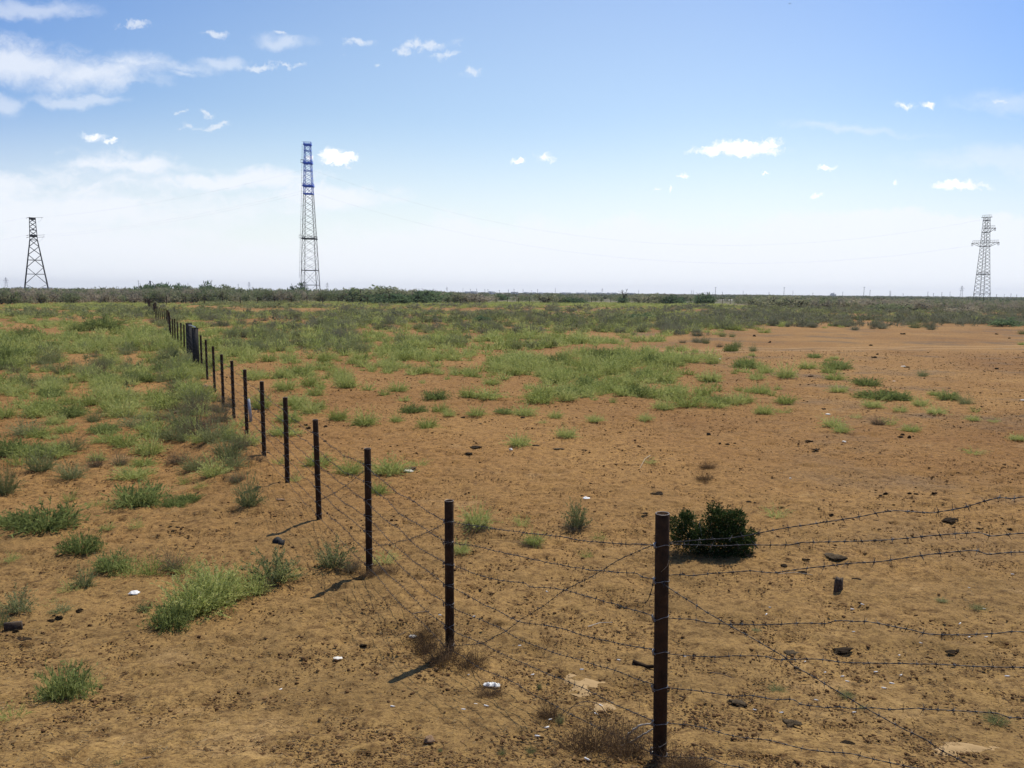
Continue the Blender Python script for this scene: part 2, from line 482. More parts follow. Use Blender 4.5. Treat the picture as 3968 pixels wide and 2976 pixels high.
def stems_mb(seed, H, W, r=.03, n=6):
    rg = np.random.default_rng(seed); mb = MB()
    for i in range(n):
        a = rg.uniform(0, 6.28); q = rg.uniform(.1, .34) * W
        e = np.array([q * math.cos(a), q * math.sin(a), H * rg.uniform(.55, .9)])
        pts = [np.array([0, 0, -.03]) + e * s + np.array([0, 0, 0.]) + rg.normal(size=3) * .03 * H * (s > 0) for s in np.linspace(0, 1, 5)]
        mb.tube(pts, np.linspace(r, r * .3, 5), 5)
    return mb

# kinds: unit plants about 1 m wide (scaled per plant)
VAR = {}
def variants(kind, k, fn):
    VAR[kind] = [fn(s) for s in range(k)]
variants('green', 5, lambda s: plant_arrays(100 + s, 210, 1, .62, .011, 7, .055, .22, .62, .35, .03, .12))
variants('sparse', 3, lambda s: plant_arrays(130 + s, 80, 1, .60, .009, 6, .045, .2, .6, .3, .05, .12))
variants('feather', 3, lambda s: plant_arrays(160 + s, 300, 1, .50, .013, 4, .075, .3, .75, .45, .02, .16))
variants('sage', 4, lambda s: plant_arrays(190 + s, 210, 1, .75, .010, 6, .045, .2, .55, .35, .04, .05))
variants('dry', 4, lambda s: plant_arrays(220 + s, 300, 1, .72, .007, 4, .03, .22, .6, .3, .07, .03))
variants('grey', 4, lambda s: plant_arrays(250 + s, 260, 1, .72, .012, 6, .04, .2, .6, .45, .05, .03))
variants('leafy', 2, lambda s: plant_arrays(280 + s, 110, 1, .8, .009, 14, .06, .15, .5, .35, .04, .05))
LOD = {}
LOD['green'] = [plant_arrays(400 + s, 58, 1, .66, .030, 2, .12, .2, .62, .55, .03, .1, 1) for s in range(5)]
LOD['sage'] = [crown_arrays(420 + s, 84, 1, .72, .17, 6) for s in range(6)]
LOD['grey'] = [crown_arrays(440 + s, 84, 1, .75, .16, 6) for s in range(6)]
LOD['dry'] = [plant_arrays(460 + s, 50, 1, .75, .030, 2, .09, .2, .6, .4, .06, .03, 1) for s in range(5)]
LOD['tamarisk'] = [crown_arrays(480 + s, 150, 1, 1, .15, 10) for s in range(6)]
KMAT = {'green': 'green', 'sparse': 'green', 'feather': 'feather', 'sage': 'sage', 'dry': 'dry', 'grey': 'grey', 'leafy': 'sage', 'tamarisk': 'tamarisk'}
MESH = {k: [newmesh(k + '_plant', v, f, M[KMAT[k]], {'tint': t}) for v, f, t in vs] for k, vs in VAR.items()}

def mass(name, label, cat, arrs, recs, material):
    """many plants as one object. recs: x, y, z, width, height, rotation, plant value"""
    Vs, Fs, Ts, Ps = [], [], [], []
    n = 0
    rg = np.random.default_rng(len(recs) + 5)
    pick = rg.integers(0, len(arrs), len(recs))
    for a in range(len(arrs)):
        idx = np.where(pick == a)[0]
        if not len(idx): continue
        V, F_, T_ = arrs[a]
        r = recs[idx]
        c, s_ = np.cos(r[:, 5])[:, None], np.sin(r[:, 5])[:, None]
        X = (V[None, :, 0] * c - V[None, :, 1] * s_) * r[:, 3:4] + r[:, 0:1]
        Y = (V[None, :, 0] * s_ + V[None, :, 1] * c) * r[:, 3:4] + r[:, 1:2]
        Z = V[None, :, 2] * r[:, 4:5] + r[:, 2:3]
        Vs.append(np.stack([X, Y, Z], -1).reshape(-1, 3))
        Fs.append((F_[None] + (n + np.arange(len(idx)) * len(V))[:, None, None]).reshape(-1, F_.shape[1]))
        Ts.append(np.tile(T_, len(idx))); Ps.append(np.repeat(r[:, 6], len(V)))
        n += len(V) * len(idx)
    o = link(name, newmesh(name, np.concatenate(Vs), np.concatenate(Fs), material, {'tint': np.concatenate(Ts), 'plant': np.concatenate(Ps)}))
    return tag(o, label, cat, kind='stuff')

# ---- density maps, in the photograph's pixels but sampled on the ground
def inell(px, py, lst):
    out = np.zeros(len(px))
    for cx, cy, rx, ry, a in lst:  # soft ellipse
        q = ((px - cx) / rx) ** 2 + ((py - cy) / ry) ** 2
        out = np.maximum(out, a * (1 - sstep(.55, 1.25, q)))
    return out
z = 1.794
GREEN = [(200, 760, 300, 120, .5), (820, 765, 400, 80, .42), (1000, 690, 900, 45, .3), (150, 900, 260, 60, .38), (1080, 800, 230, 28, .8), (1350, 800, 260, 35, 1), (1560, 825, 140, 42, 1), (1130, 845, 200, 18, .6), (1500, 865, 130, 22, .9), (1230, 830, 160, 45, .75),
         (1300, 850, 60, 25, .6), (720, 800, 160, 45, .8), (950, 800, 200, 28, .55), (680, 868, 60, 26, .45), (900, 830, 200, 40, .3), (1020, 775, 180, 16, .5), (1180, 768, 120, 12, .5), (640, 840, 60, 40, .5),
         (620, 745, 140, 22, .8), (480, 700, 100, 30, .55), (600, 710, 230, 24, .35), (760, 765, 200, 14, .35), (1130, 735, 160, 16, .55), (1290, 735, 150, 14, .75), (720, 690, 250, 12, .9), (900, 690, 450, 15, .4),
         (1200, 705, 350, 14, .6), (1450, 690, 250, 15, .5), (1470, 715, 100, 12, .5), (1000, 657, 560, 6, .9), (1700, 662, 300, 6, .8), (1600, 672, 400, 8, .5),
         (200, 765, 210, 32, 1), (330, 745, 90, 22, 1), (350, 785, 70, 20, .7), (230, 835, 200, 26, .9), (60, 690, 60, 10, .4), (240, 665, 240, 9, .7), (230, 690, 90, 16, .35), (320, 700, 60, 30, .6),
         (390, 860, 70, 40, .85), (20, 760, 30, 40, .8), (20, 870, 30, 40, .7), (110, 855, 60, 30, .8), (440, 925, 60, 45, .8), (500, 950, 45, 35, .7), (150, 885, 150, 45, .6), (60, 965, 90, 50, .5), (210, 965, 110, 40, .28), (300, 900, 100, 45, .6), (250, 865, 60, 20, .6), (420, 700, 30, 40, .6),
         (1950, 680, 260, 9, .5), (2050, 690, 180, 8, .5), (1440, 760, 60, 8, .3), (250, 885, 120, 16, .3), (60, 920, 50, 20, .4), (330, 905, 60, 20, .35)]
SAGE = [(900, 690, 450, 18, .45), (1200, 700, 330, 22, .6), (700, 715, 100, 14, .55), (1000, 712, 200, 14, .35), (560, 740, 90, 24, .6), (1450, 700, 220, 18, .6), (1700, 675, 250, 12, .8),
        (250, 680, 250, 18, .55), (250, 640, 200, 12, .2), (460, 670, 40, 20, .6), (560, 665, 150, 14, .6), (400, 900, 80, 30, .45), (430, 930, 70, 50, .5), (300, 800, 160, 50, .25),
        (700, 755, 90, 20, .45), (880, 745, 70, 9, .3), (1000, 742, 80, 9, .3), (1170, 755, 60, 9, .4), (90, 800, 80, 40, .35), (1900, 680, 300, 14, .6), (360, 690, 50, 30, .6)]
GREY = [(1620, 690, 190, 16, 1), (1480, 703, 110, 12, .5), (1760, 696, 150, 13, 1), (1940, 692, 240, 17, 1), (2130, 685, 160, 22, 1), (900, 680, 500, 20, .22), (1100, 700, 300, 25, .3),
        (1400, 720, 200, 12, .2), (1500, 672, 160, 8, .5), (600, 700, 200, 20, .3), (740, 730, 30, 8, 1), (1900, 668, 320, 10, .8), (330, 680, 60, 20, .3), (820, 712, 60, 8, .4)]
DRY = [(400, 900, 60, 30, .5), (460, 945, 50, 40, .5), (560, 740, 120, 20, .2), (300, 870, 150, 30, .2), (1000, 690, 500, 20, .12), (470, 880, 60, 20, .5), (170, 770, 150, 40, .1), (430, 990, 60, 30, .3), (360, 720, 30, 30, .3)]
BARE = [(600, 672, 150, 5, .9), (990, 671, 90, 5, 1), (90, 715, 110, 10, .9), (200, 725, 60, 7, .9), (930, 703, 60, 5, .9), (850, 707, 60, 5, .8), (60, 817, 120, 7, 1), (290, 807, 100, 4, .8),
        (1290, 752, 120, 5, .6), (770, 790, 60, 6, .5), (1620, 740, 90, 8, 1), (1330, 868, 70, 8, .9), (1750, 720, 200, 12, .9), (1540, 730, 80, 8, .8), (990, 725, 70, 6, .6)]
GREEN, SAGE, GREY, DRY, BARE = [[(a * z, b * z, c * z, d * z, e) for a, b, c, d, e in L] for L in (GREEN, SAGE, GREY, DRY, BARE)]

def scatter(y0, y1, rho, seed):
    rg = np.random.default_rng(seed)
    xm = .70
    n = int(rho * (y1 ** 2 - y0 ** 2) * xm)
    y = np.sqrt(rg.uniform(y0 ** 2, y1 ** 2, n)); x = rg.uniform(-xm, xm, n) * y
    zz = terr(x, y)
    px, py, w = project(np.stack([x, y, zz], 1))
    return rg, x, y, zz, px, py

CAND = {k: [] for k in ('green', 'sage', 'grey', 'dry')}
for (y0, y1, rho, sz) in ((11, 20, 6.0, .46), (20, 34, 6.5, .62), (34, 60, 4.6, .78), (60, 110, 2.1, 1.0), (110, 262, .85, 1.5)):
    rg, x, y, zz, px, py = scatter(y0, y1, rho, int(y0))
    cl = vn(x, y, 2.2, 31) * .6 + vn(x, y, .8, 32) * .4
    bare = 1 - inell(px, py, BARE)
    soft = np.clip((cl - .36) * 4.2, .04, 1.2)
    hole = np.where(y > 60, np.clip((vn(x, y, 9, 33) - .22) * 6, .15, 1), 1)
    u = rg.uniform(0, 1, len(x))
    # the far side of the field stops at the tamarisk belt
    sx_ = np.interp(px, [0, 560, 1000, 1700, 2640, 2900, 3200, 3968], [1178, 1174, 1172, 1172, 1172, 1186, 1192, 1205])
    okf = (py > sx_) & (px > -150) & (px < 4120)
    nearcam = np.where(y < 11.5, 0, 1)
    ps = []
    for k, L, m_ in (('green', GREEN, 1.0), ('sage', SAGE, .8), ('grey', GREY, .9), ('dry', DRY, .8)):
        ps.append(inell(px, py, L) * m_ * (vn(x, y, 4.5, 40 + len(k)) * .9 + .5))
    ps = np.array(ps); tot = ps.sum(0); pr = np.clip(tot, 0, 1) * soft * hole * bare * okf * nearcam
    # a few strays on the open soil
    stray = (rg.uniform(0, 1, len(x)) < .012) & (px < 2900) & okf
    take = (u < pr) | (stray & (y > 24))
    ch = rg.uniform(0, 1, len(x)) * np.maximum(tot, 1e-6)
    cum = np.cumsum(ps, 0)
    kidx = (ch[None] > cum).sum(0).clip(0, 3)
    for i in np.where(take)[0]:
        k = ('green', 'sage', 'grey', 'dry')[kidx[i]]
        if stray[i] and tot[i] < .05: k = 'green'
        s0 = sz * (.5 + 1.15 * rg.uniform() ** 1.6) * (.8 if k == 'dry' else 1)
        if stray[i] and tot[i] < .2: s0 *= .6
        hh = s0 * rg.uniform(.75, 1.25) * ((.62 if k == 'grey' else .52) if y[i] > 110 else (.82 if y[i] > 60 else 1.05))
        if k in ('grey',): hh *= 1.05
        CAND[k].append((x[i], y[i], zz[i], s0, hh, rg.uniform(0, 6.28), rg.uniform(0, 1)))

# ---- plants placed one by one: base x, base y, width, height in the photograph; kind; label
HAND = [
 (176, 2055, 200, 95, 'feather', 'wide dark bluish-green feathery tuft at the far left, biggest on the slope'),
 (52, 2035, 90, 50, 'feather', 'low dark feathery tuft joined to the left side of the widest feathery tuft'),
 (541, 1960, 160, 88, 'feather', 'dark feathery tuft in the left middle, directly left of the low flat one'),
 (676, 1968, 85, 48, 'feather', 'low blue-green feathery tuft right of the tall dark feathery one'),
 (735, 1938, 75, 24, 'feather', 'very flat blue-green tuft trailing right behind the low feathery one'),
 (317, 2142, 115, 75, 'feather', 'blue-green feathery tuft leaning right, in front of the widest one'),
 (435, 2219, 105, 78, 'feather', 'blue-green feathery tuft left of the spreading patch on the slope'),
 (579, 1766, 105, 85, 'green', 'round green tuft with a dark shadow, middle of the left field'),
 (159, 1832, 105, 100, 'sage', 'tall loose olive tuft near the left edge, before the furrow'),
 (279, 1860, 110, 80, 'sage', 'olive tuft with brown stems and a long shadow, left field'),
 (373, 1813, 60, 62, 'dry', 'small brownish upright shrub right of the olive tuft in the left field'),
 (464, 1808, 65, 62, 'dry', 'small grey-brown upright shrub beside the round green tuft'),
 (279, 1756, 90, 78, 'sage', 'yellow-green bushy tuft behind the olive ones in the left field'),
 (35, 1766, 90, 72, 'feather', 'dark green tuft cut by the left edge, upper one'),
 (20, 1930, 90, 150, 'sage', 'tall dark green plant cut by the left edge, lower one'),
 (253, 1678, 75, 40, 'green', 'low flat green tuft by the furrow in the left field'),
 (364, 1637, 62, 50, 'sage', 'small dark tuft with a sharp shadow, upper left field'),
 (964, 1972, 105, 135, 'sage', 'tall yellow-green shrub with a long shadow just left of the fence'),
 (881, 1784, 115, 112, 'sage', 'bushy green and brown shrub on the bank beside the fence'),
 (917, 1872, 65, 62, 'dry', 'brownish shrub on the bank between two taller green ones'),
 (529, 2054, 60, 58, 'sparse', 'thin leafy plant right of the black crumbs on the slope'),
 (417, 2054, 66, 36, 'sparse', 'sparse low plant left of the black crumbs on the slope'),
 (270, 1948, 66, 56, 'sparse', 'thin yellow-green plant behind the widest feathery tuft'),
 (370, 1966, 76, 42, 'sparse', 'sparse yellowish plant between two feathery tufts'),
 (441, 1966, 56, 42, 'sparse', 'thin plant touching the left of the dark feathery tuft'),
 (517, 1860, 125, 62, 'green', 'loose green patch just behind the dark feathery tuft'),
 (558, 1806, 85, 42, 'green', 'soft green tuft right of the grey-brown upright shrub'),
 (714, 1878, 66, 42, 'sparse', 'sparse plant behind the low blue-green tuft'),
 (776, 1895, 66, 32, 'sparse', 'sparse yellow plant right of the low blue-green tuft'),
 (676, 1707, 125, 72, 'sage', 'brown and green tuft at the foot of the bank by the fence'),
 (760, 1690, 130, 95, 'dry', 'large grey-brown dry shrub on the bank left of the fence'),
 (700, 1650, 120, 80, 'sage', 'bushy green shrub behind the large dry one on the bank'),
 (640, 1590, 130, 80, 'green', 'broad green tuft in the thicket left of the fence'),
 (820, 1720, 110, 90, 'sage', 'green shrub right of the large dry one on the bank'),
 (850, 1640, 100, 80, 'dry', 'dry brown shrub against the seventh fence post'),
 (760, 1570, 120, 85, 'sage', 'dark green shrub on the crest of the bank by the fence'),
 (700, 1520, 110, 70, 'sage', 'olive shrub high on the bank near the fence'),
 (930, 1740, 80, 70, 'dry', 'grey dry brush round the foot of the sixth fence post'),
 (985, 1800, 80, 56, 'dry', 'brown dry brush on the bank near the fifth fence post'),
 (1143, 1866, 60, 46, 'sparse', 'small green plant at the foot of the fifth fence post'),
 (1081, 1800, 70, 36, 'sparse', 'small pale plant just behind the wires near the fifth post'),
 (1234, 1807, 100, 52, 'green', 'bright green tuft seen through the wires behind the fourth post'),
 (1120, 1640, 100, 60, 'green', 'bright green tuft right of the sixth fence post'),
 (1100, 1690, 110, 50, 'green', 'flat green tuft between the sixth and fifth posts, field side'),
 (1010, 1590, 80, 70, 'green', 'green tuft behind the white board by the fence'),
 (664, 2437, 120, 95, 'feather', 'lowest green tuft of the spreading patch on the left slope'),
 (730, 2390, 200, 130, 'green', 'dense green tuft in the middle of the spreading patch'),
 (800, 2370, 190, 140, 'green', 'thick fresh-green tuft in the heart of the spreading patch'),
 (760, 2300, 170, 120, 'sparse', 'loose pale tuft at the back of the spreading patch'),
 (860, 2338, 160, 120, 'green', 'green tuft on the right of the spreading patch'),
 (915, 2325, 110, 100, 'sparse', 'rightmost airy tuft of the spreading patch, before the leafy shrub'),
 (700, 2405, 130, 100, 'sparse', 'airy pale tuft at the lower left edge of the spreading patch'),
 (825, 2290, 150, 100, 'green', 'fresh green tuft at the upper middle of the spreading patch'),
 (940, 2268, 140, 95, 'sparse', 'airy tuft between the spreading patch and the dark leafy shrub'),
 (985, 2305, 110, 85, 'green', 'green tuft just left of the round brown clump'),
 (500, 2240, 120, 75, 'sparse', 'faint sparse tuft far left of the spreading patch, beside black crumbs'),
 (830, 1850, 105, 80, 'green', 'green tuft on the bank left of the fifth fence post'),
 (755, 1825, 110, 72, 'sage', 'olive shrub on the bank left of the green and brown one'),
 (690, 1800, 90, 60, 'dry', 'low brown dry shrub left on the bank, before the large dry one'),
 (905, 1820, 90, 80, 'sage', 'olive shrub beside the fence between the fifth and sixth posts'),
 (600, 1700, 120, 70, 'green', 'broad green tuft left of the bank thicket'),
 (520, 1660, 110, 65, 'sage', 'olive shrub in the left field behind the round green tuft'),
 (420, 1720, 100, 55, 'green', 'low green tuft in the middle of the left field'),
 (100, 1690, 110, 70, 'sage', 'bushy olive shrub near the left edge behind the furrow'),
 (150, 1620, 120, 70, 'green', 'wide green tuft upper left near the edge'),
 (1062, 2262, 180, 120, 'leafy', 'dark leafy shrub at the right end of the spreading patch'),
 (1110, 2255, 110, 90, 'sparse', 'thin yellow-green growth right of the dark leafy shrub'),
 (1022, 2290, 80, 52, 'dry', 'round brown dry clump under the dark leafy shrub'),
 (588, 2231, 140, 95, 'sparse', 'sparse yellow-green plant left of the spreading patch'),
 (660, 2215, 100, 85, 'dry', 'thin brownish plant behind the spreading patch'),
 (715, 2219, 120, 70, 'sparse', 'pale sparse tuft at the upper edge of the spreading patch'),
 (329, 2284, 80, 84, 'leafy', 'grey-green leafy plant left of the white scrap on the slope'),
 (264, 2296, 100, 44, 'sparse', 'sparse low growth left of the grey-green leafy plant'),
 (70, 2384, 105, 98, 'leafy', 'leafy plant near the left edge above the dark plank'),
 (5, 2440, 60, 90, 'sage', 'dark plant cut by the left edge beside the dark plank'),
 (47, 2178, 70, 42, 'sparse', 'thin green plant at the left edge, below the widest tuft'),
 (200, 2342, 70, 26, 'sparse', 'flat green plant between the leafy ones on the slope'),
 (241, 2375, 72, 34, 'leafy', 'small leafy plant beside the black dung balls'),
 (558, 2366, 60, 30, 'leafy', 'small green weed below the white scrap'),
 (253, 2713, 150, 140, 'feather', 'tall blue-green tuft alone in the lower left'),
 (341, 2660, 95, 70, 'sparse', 'pale twiggy side growth of the lone tuft in the lower left'),
 (47, 2795, 150, 66, 'sparse', 'low dull green tuft in the bottom left corner'),
 (1292, 2205, 130, 110, 'leafy', 'leafy green shrub left of the third fence post'),
 (1355, 2215, 90, 70, 'dry', 'brownish brush between the leafy shrub and the third post'),
 (458, 2972, 36, 34, 'leafy', 'tiny grey-green weed at the bottom edge, left half'),
 (1506, 1838, 130, 62, 'green', 'bright green tuft just right of the top of the third post'),
 (1620, 1806, 90, 30, 'sparse', 'flat faint tuft right of the bright one near the third post'),
 (1353, 1840, 100, 62, 'green', 'green tuft between the third and fourth post tops, behind wires'),
 (1465, 1913, 76, 46, 'green', 'small bright tuft right of the third fence post'),
 (2011, 1731, 85, 52, 'green', 'round yellow-green tuft alone on bare soil, beside a pale stone'),
 (2196, 1696, 80, 44, 'green', 'round bright green tuft alone on bare soil, right of the yellow-green one'),
 (1656, 1663, 76, 48, 'green', 'round yellow-green tuft, front row left of centre'),
 (1600, 1599, 76, 32, 'feather', 'low dark green tuft in the front rows left of centre'),
 (1535, 1637, 50, 32, 'green', 'small tuft left of the round yellow-green one in the front row'),
 (1412, 1652, 90, 62, 'green', 'loose bright tuft at the left of the front row'),
 (1312, 1631, 76, 50, 'green', 'green tuft farthest left in the front row, near the fourth post top'),
 (1541, 1519, 72, 40, 'green', 'green tuft behind the front row left of centre'),
 (1688, 1549, 85, 38, 'feather', 'flat deep green tuft left of centre'),
 (1705, 1599, 66, 38, 'green', 'green tuft right of the low dark one'),
 (1741, 1613, 50, 30, 'green', 'small pale tuft in the front row just left of centre'),
 (1847, 1616, 66, 42, 'green', 'pale green tuft beside the flat black pat'),
 (1952, 1605, 56, 26, 'feather', 'small low green tuft at the centre of the front row'),
 (2032, 1613, 82, 44, 'green', 'spreading tuft right of centre in the front row'),
 (2152, 1622, 56, 32, 'green', 'small round tuft with a shadow right of centre'),
 (2102, 1643, 42, 20, 'sparse', 'tiny pale tuft in front of the small round one'),
 (2308, 1637, 60, 30, 'green', 'small green tuft alone below the middle patch'),
 (2502, 1634, 52, 34, 'green', 'small green tuft below the brightest patch'),
 (2087, 1566, 125, 62, 'green', 'broad green tuft at the front of the middle patch'),
 (1888, 1549, 120, 50, 'green', 'broad tuft at the front left of the middle patch'),
 (2305, 1522, 78, 48, 'green', 'round bright tuft standing clear right of the middle patch'),
 (1846, 2054, 110, 98, 'green', 'green tuft with brown base right of the second post top'),
 (1835, 2062, 120, 46, 'dry', 'brown dry base growth under the tuft right of the second post'),
 (2023, 2037, 84, 46, 'sparse', 'faint sparse tuft between the two taller foreground tufts'),
 (2070, 2113, 76, 50, 'green', 'small green tuft with brown stems behind the top wire'),
 (2050, 2115, 90, 30, 'dry', 'low brown stems left of the small tuft behind the top wire'),
 (2234, 2056, 88, 108, 'leafy', 'upright leafy plant with dry brown foot, right of centre'),
 (2225, 2058, 110, 46, 'dry', 'dry brown foot growth of the upright leafy plant'),
 (2322, 2095, 66, 34, 'sparse', 'sparse yellow plant right of the upright leafy one'),
 (2272, 2160, 56, 32, 'sparse', 'tiny pale plant just above the second wire'),
 (1788, 2142, 66, 48, 'green', 'small yellow-green tuft touching the second post on its right'),
 (1488, 2184, 120, 66, 'sparse', 'faint sparse tuft right of the foot of the third post'),
 (2522, 1796, 52, 28, 'sparse', 'tiny green sprig beside dead twigs in mid field'),
 (2662, 1581, 125, 64, 'green', 'widest and brightest tuft at the front of the right patch'),
 (2773, 1581, 82, 44, 'green', 'green tuft right of the widest brightest one'),
 (2845, 1570, 90, 50, 'green', 'bushy green tuft at the right end of the right patch'),
 (2962, 1606, 68, 42, 'green', 'dense round tuft standing alone right of the right patch'),
 (3045, 1566, 78, 38, 'green', 'broad tuft behind the dense round one on the right'),
 (3039, 1603, 66, 30, 'sparse', 'pale thin tuft beside the dense round one on the right'),
 (3354, 1495, 84, 32, 'feather', 'long low green tuft in the middle of the right field'),
 (3249, 1522, 60, 34, 'green', 'tuft left of the long low one in the right field'),
 (3128, 1431, 66, 34, 'green', 'tuft at the head of a pair left in the right field'),
 (3240, 1432, 86, 38, 'feather', 'deep green broad tuft high in the right field'),
 (3235, 1475, 70, 36, 'green', 'green tuft just below the deep green broad one'),
 (3210, 1447, 60, 30, 'green', 'green tuft on the left flank of the deep green broad one'),
 (3155, 1387, 44, 18, 'feather', 'small dark tuft farthest up on the bare soil left of pair'),
 (3233, 1393, 34, 15, 'green', 'tiny tuft farthest up on the bare soil, right of the pair'),
 (3209, 1400, 26, 14, 'green', 'tiniest tuft beside the two small dark ones'),
 (3382, 1581, 66, 36, 'green', 'round yellow-green tuft in front of the wide group on the right'),
 (3416, 1548, 130, 38, 'feather', 'wide dark green tuft in the group on the right'),
 (3492, 1553, 66, 34, 'feather', 'dark tuft closing the wide group on its right'),
 (3350, 1545, 90, 24, 'sparse', 'thin pale growth left of the wide dark tuft'),
 (3565, 1575, 56, 36, 'green', 'upright green tuft right of the wide group'),
 (3676, 1553, 60, 38, 'feather', 'dark green tuft, left one of the far right pair'),
 (3625, 1535, 46, 24, 'green', 'small pale tuft left of the far right pair'),
 (3741, 1569, 60, 42, 'sage', 'dark green tuft, right one of the far right pair'),
 (3627, 1606, 76, 34, 'green', 'spreading yellow tuft below the far right pair'),
 (3487, 1597, 50, 26, 'green', 'small round tuft below the wide group on the right'),
 (3574, 1461, 42, 30, 'sage', 'small dark tuft alone in the bare right field'),
 (3780, 1600, 50, 30, 'sparse', 'thin tuft under the far right pair'),
 (3769, 1631, 46, 24, 'green', 'small yellow tuft low on the far right'),
 (3852, 1637, 46, 24, 'sparse', 'faint yellow tuft near the right edge'),
 (3225, 1655, 84, 40, 'green', 'loose tuft below the white stone on the right'),
 (3262, 1677, 60, 32, 'green', 'brighter tuft touching the loose one below the white stone'),
 (3404, 1649, 56, 40, 'dry', 'dry brown shrub beside a thin yellow-green one on the right'),
 (3447, 1649, 60, 42, 'sparse', 'thin yellow-green plant right of the dry brown shrub'),
 (3528, 1674, 56, 32, 'green', 'small bright tuft alone above the middle wires right'),
 (3942, 1705, 56, 24, 'green', 'flat green tuft touching the right edge'),
 (3775, 1761, 80, 30, 'sparse', 'faint grey-green growth in the dark soil on the right'),
 (3317, 1622, 50, 24, 'sparse', 'small faint tuft behind the loose pair on the right'),
 (3008, 2008, 90, 58, 'sparse', 'sparse yellow-green weed right of the dark cut bush'),
 (400, 1286, 118, 60, 'feather', 'largest rounded green bush in the upper left field'),
 (305, 1287, 52, 34, 'feather', 'smaller dark bush left of the largest rounded one'),
 (110, 1316, 72, 50, 'feather', 'rounded green bush near the left edge above the track'),
 (322, 1320, 46, 26, 'green', 'small tuft on bare soil below the large rounded bush'),
 (60, 1335, 90, 34, 'feather', 'low dark bush below the rounded one near the left edge'),
 (10, 1420, 60, 90, 'feather', 'tall dark bush cut by the left edge above the track'),
 (62, 1446, 54, 34, 'dry', 'round grey-brown dry shrub near the left edge by the track'),
 (1865, 1248, 70, 30, 'tree', 'darkest green low bush in the centre of the far field'),
 (2490, 1243, 120, 36, 'tree', 'long dark green bush in the far field right of centre'),
 (3650, 1262, 0, 0, '', ''),
 (3245, 0, 0, 0, '', ''),
 (2855, 1349, 38, 36, 'sage', 'round green bush, right of a pair in the open right field'),
 (2833, 1364, 46, 32, 'feather', 'round green bush, front of a pair in the open right field'),
 (2917, 1364, 34, 30, 'sage', 'dark round bush standing above a smaller tuft'),
 (2914, 1382, 24, 18, 'green', 'small bright tuft right below the dark round bush'),
 (2800, 1307, 34, 22, 'sage', 'rounded tuft, left one of two high in the open field'),
 (2836, 1308, 26, 20, 'sage', 'rounded tuft, right one of two high in the open field'),
 (2704, 1330, 50, 28, 'grey', 'low grey shrub left of the green pair in the open field'),
 (2735, 1334, 36, 30, 'sage', 'green-grey shrub against the low grey shrub'),
 (2787, 1348, 28, 22, 'dry', 'small reddish dry shrub left of the green pair'),
 (2692, 1368, 26, 20, 'green', 'small tuft left below the grey shrub in the open field'),
 (2645, 1331, 30, 20, 'dry', 'small brown shrub left of the low grey shrub'),
 (2575, 1294, 36, 26, 'grey', 'grey round shrub, left of three at the edge of the scrub'),
 (2605, 1288, 36, 26, 'sage', 'middle of three shrubs at the edge of the scrub'),
 (2640, 1285, 42, 26, 'grey', 'right of three shrubs at the edge of the scrub'),
 (2455, 1301, 28, 22, 'sage', 'round tuft left of the three shrubs at the edge'),
 (2775, 1268, 40, 24, 'grey', 'small grey shrub above the open field, left of the brown one'),
 (3052, 1269, 20, 26, 'grey', 'dark narrow shrub standing forward of the grey scrub'),
 (3095, 1268, 24, 14, 'dry', 'low pale brown shrub right of the dark narrow one'),
 (3312, 1282, 32, 22, 'grey', 'grey round shrub in the scrub edge left of the big pair'),
 (3418, 1277, 40, 26, 'grey', 'grey round shrub in the scrub edge before the big pair'),
 (3545, 1274, 56, 34, 'sage', 'big green and grey shrub, left of the big pair'),
 (3600, 1273, 50, 36, 'grey', 'big dark grey shrub, right of the big pair'),
 (3608, 1280, 32, 20, 'grey', 'small grey shrub in front of the big dark grey one'),
 (3900, 1270, 120, 46, 'tree', 'widest bright green bush at the right end of the scrub edge'),
 (3382, 1276, 30, 20, 'dry', 'reddish-brown shrub in the scrub edge'),
 (3960, 1298, 26, 24, 'sage', 'small dark bush cut by the right edge'),
 (3958, 1338, 26, 14, 'green', 'tiny tuft at the right edge of the bare soil'),
]
MESH['tree'] = [newmesh('bush_plant', *[(a, b) for a, b in [(v, f)]][0], M['tree'], {'tint': t}) for v, f, t in [crown_arrays(600 + s, 900, 1, .8, .12, 16) for s in range(2)]]
NAMES = {'green': 'green_tuft', 'sparse': 'sparse_weed', 'feather': 'feathery_tuft', 'sage': 'olive_shrub', 'dry': 'dry_shrub', 'grey': 'grey_shrub', 'leafy': 'leafy_plant', 'tree': 'green_bush'}
CATS = {'green': 'grass tuft', 'sparse': 'weed', 'feather': 'feathery tuft', 'sage': 'shrub', 'dry': 'dry shrub', 'grey': 'grey shrub', 'leafy': 'leafy plant', 'tree': 'bush'}
HREF = {'green': .62, 'sparse': .6, 'feather': .5, 'sage': .75, 'dry': .72, 'grey': .72, 'leafy': .8, 'tree': .95}
handpos = []
for (bx, by, w, h, k, lab) in HAND:
    if not k: continue
    p = gp(bx, by)
    dist = math.hypot(p.y, 0) * math.cos(rad(PITCH)) + (CAMZ - p.z) * math.sin(rad(PITCH))
    W = w / F * dist * (1.42 if k != 'tree' else 1.2); H = h / F * dist * (1.32 if k != 'tree' else 1.0)
    p = gp(bx, by - h * .10)
    me = random.choice(MESH[k])
    o = link(NAMES[k], me, (p.x, p.y, p.z - .01), None, (0, 0, random.uniform(0, 6.28)), (W, W * .9, H / HREF[k]))
    tag(o, lab, CATS[k])
    handpos.append((p.x, p.y, W * .45))
hp = np.array(handpos)

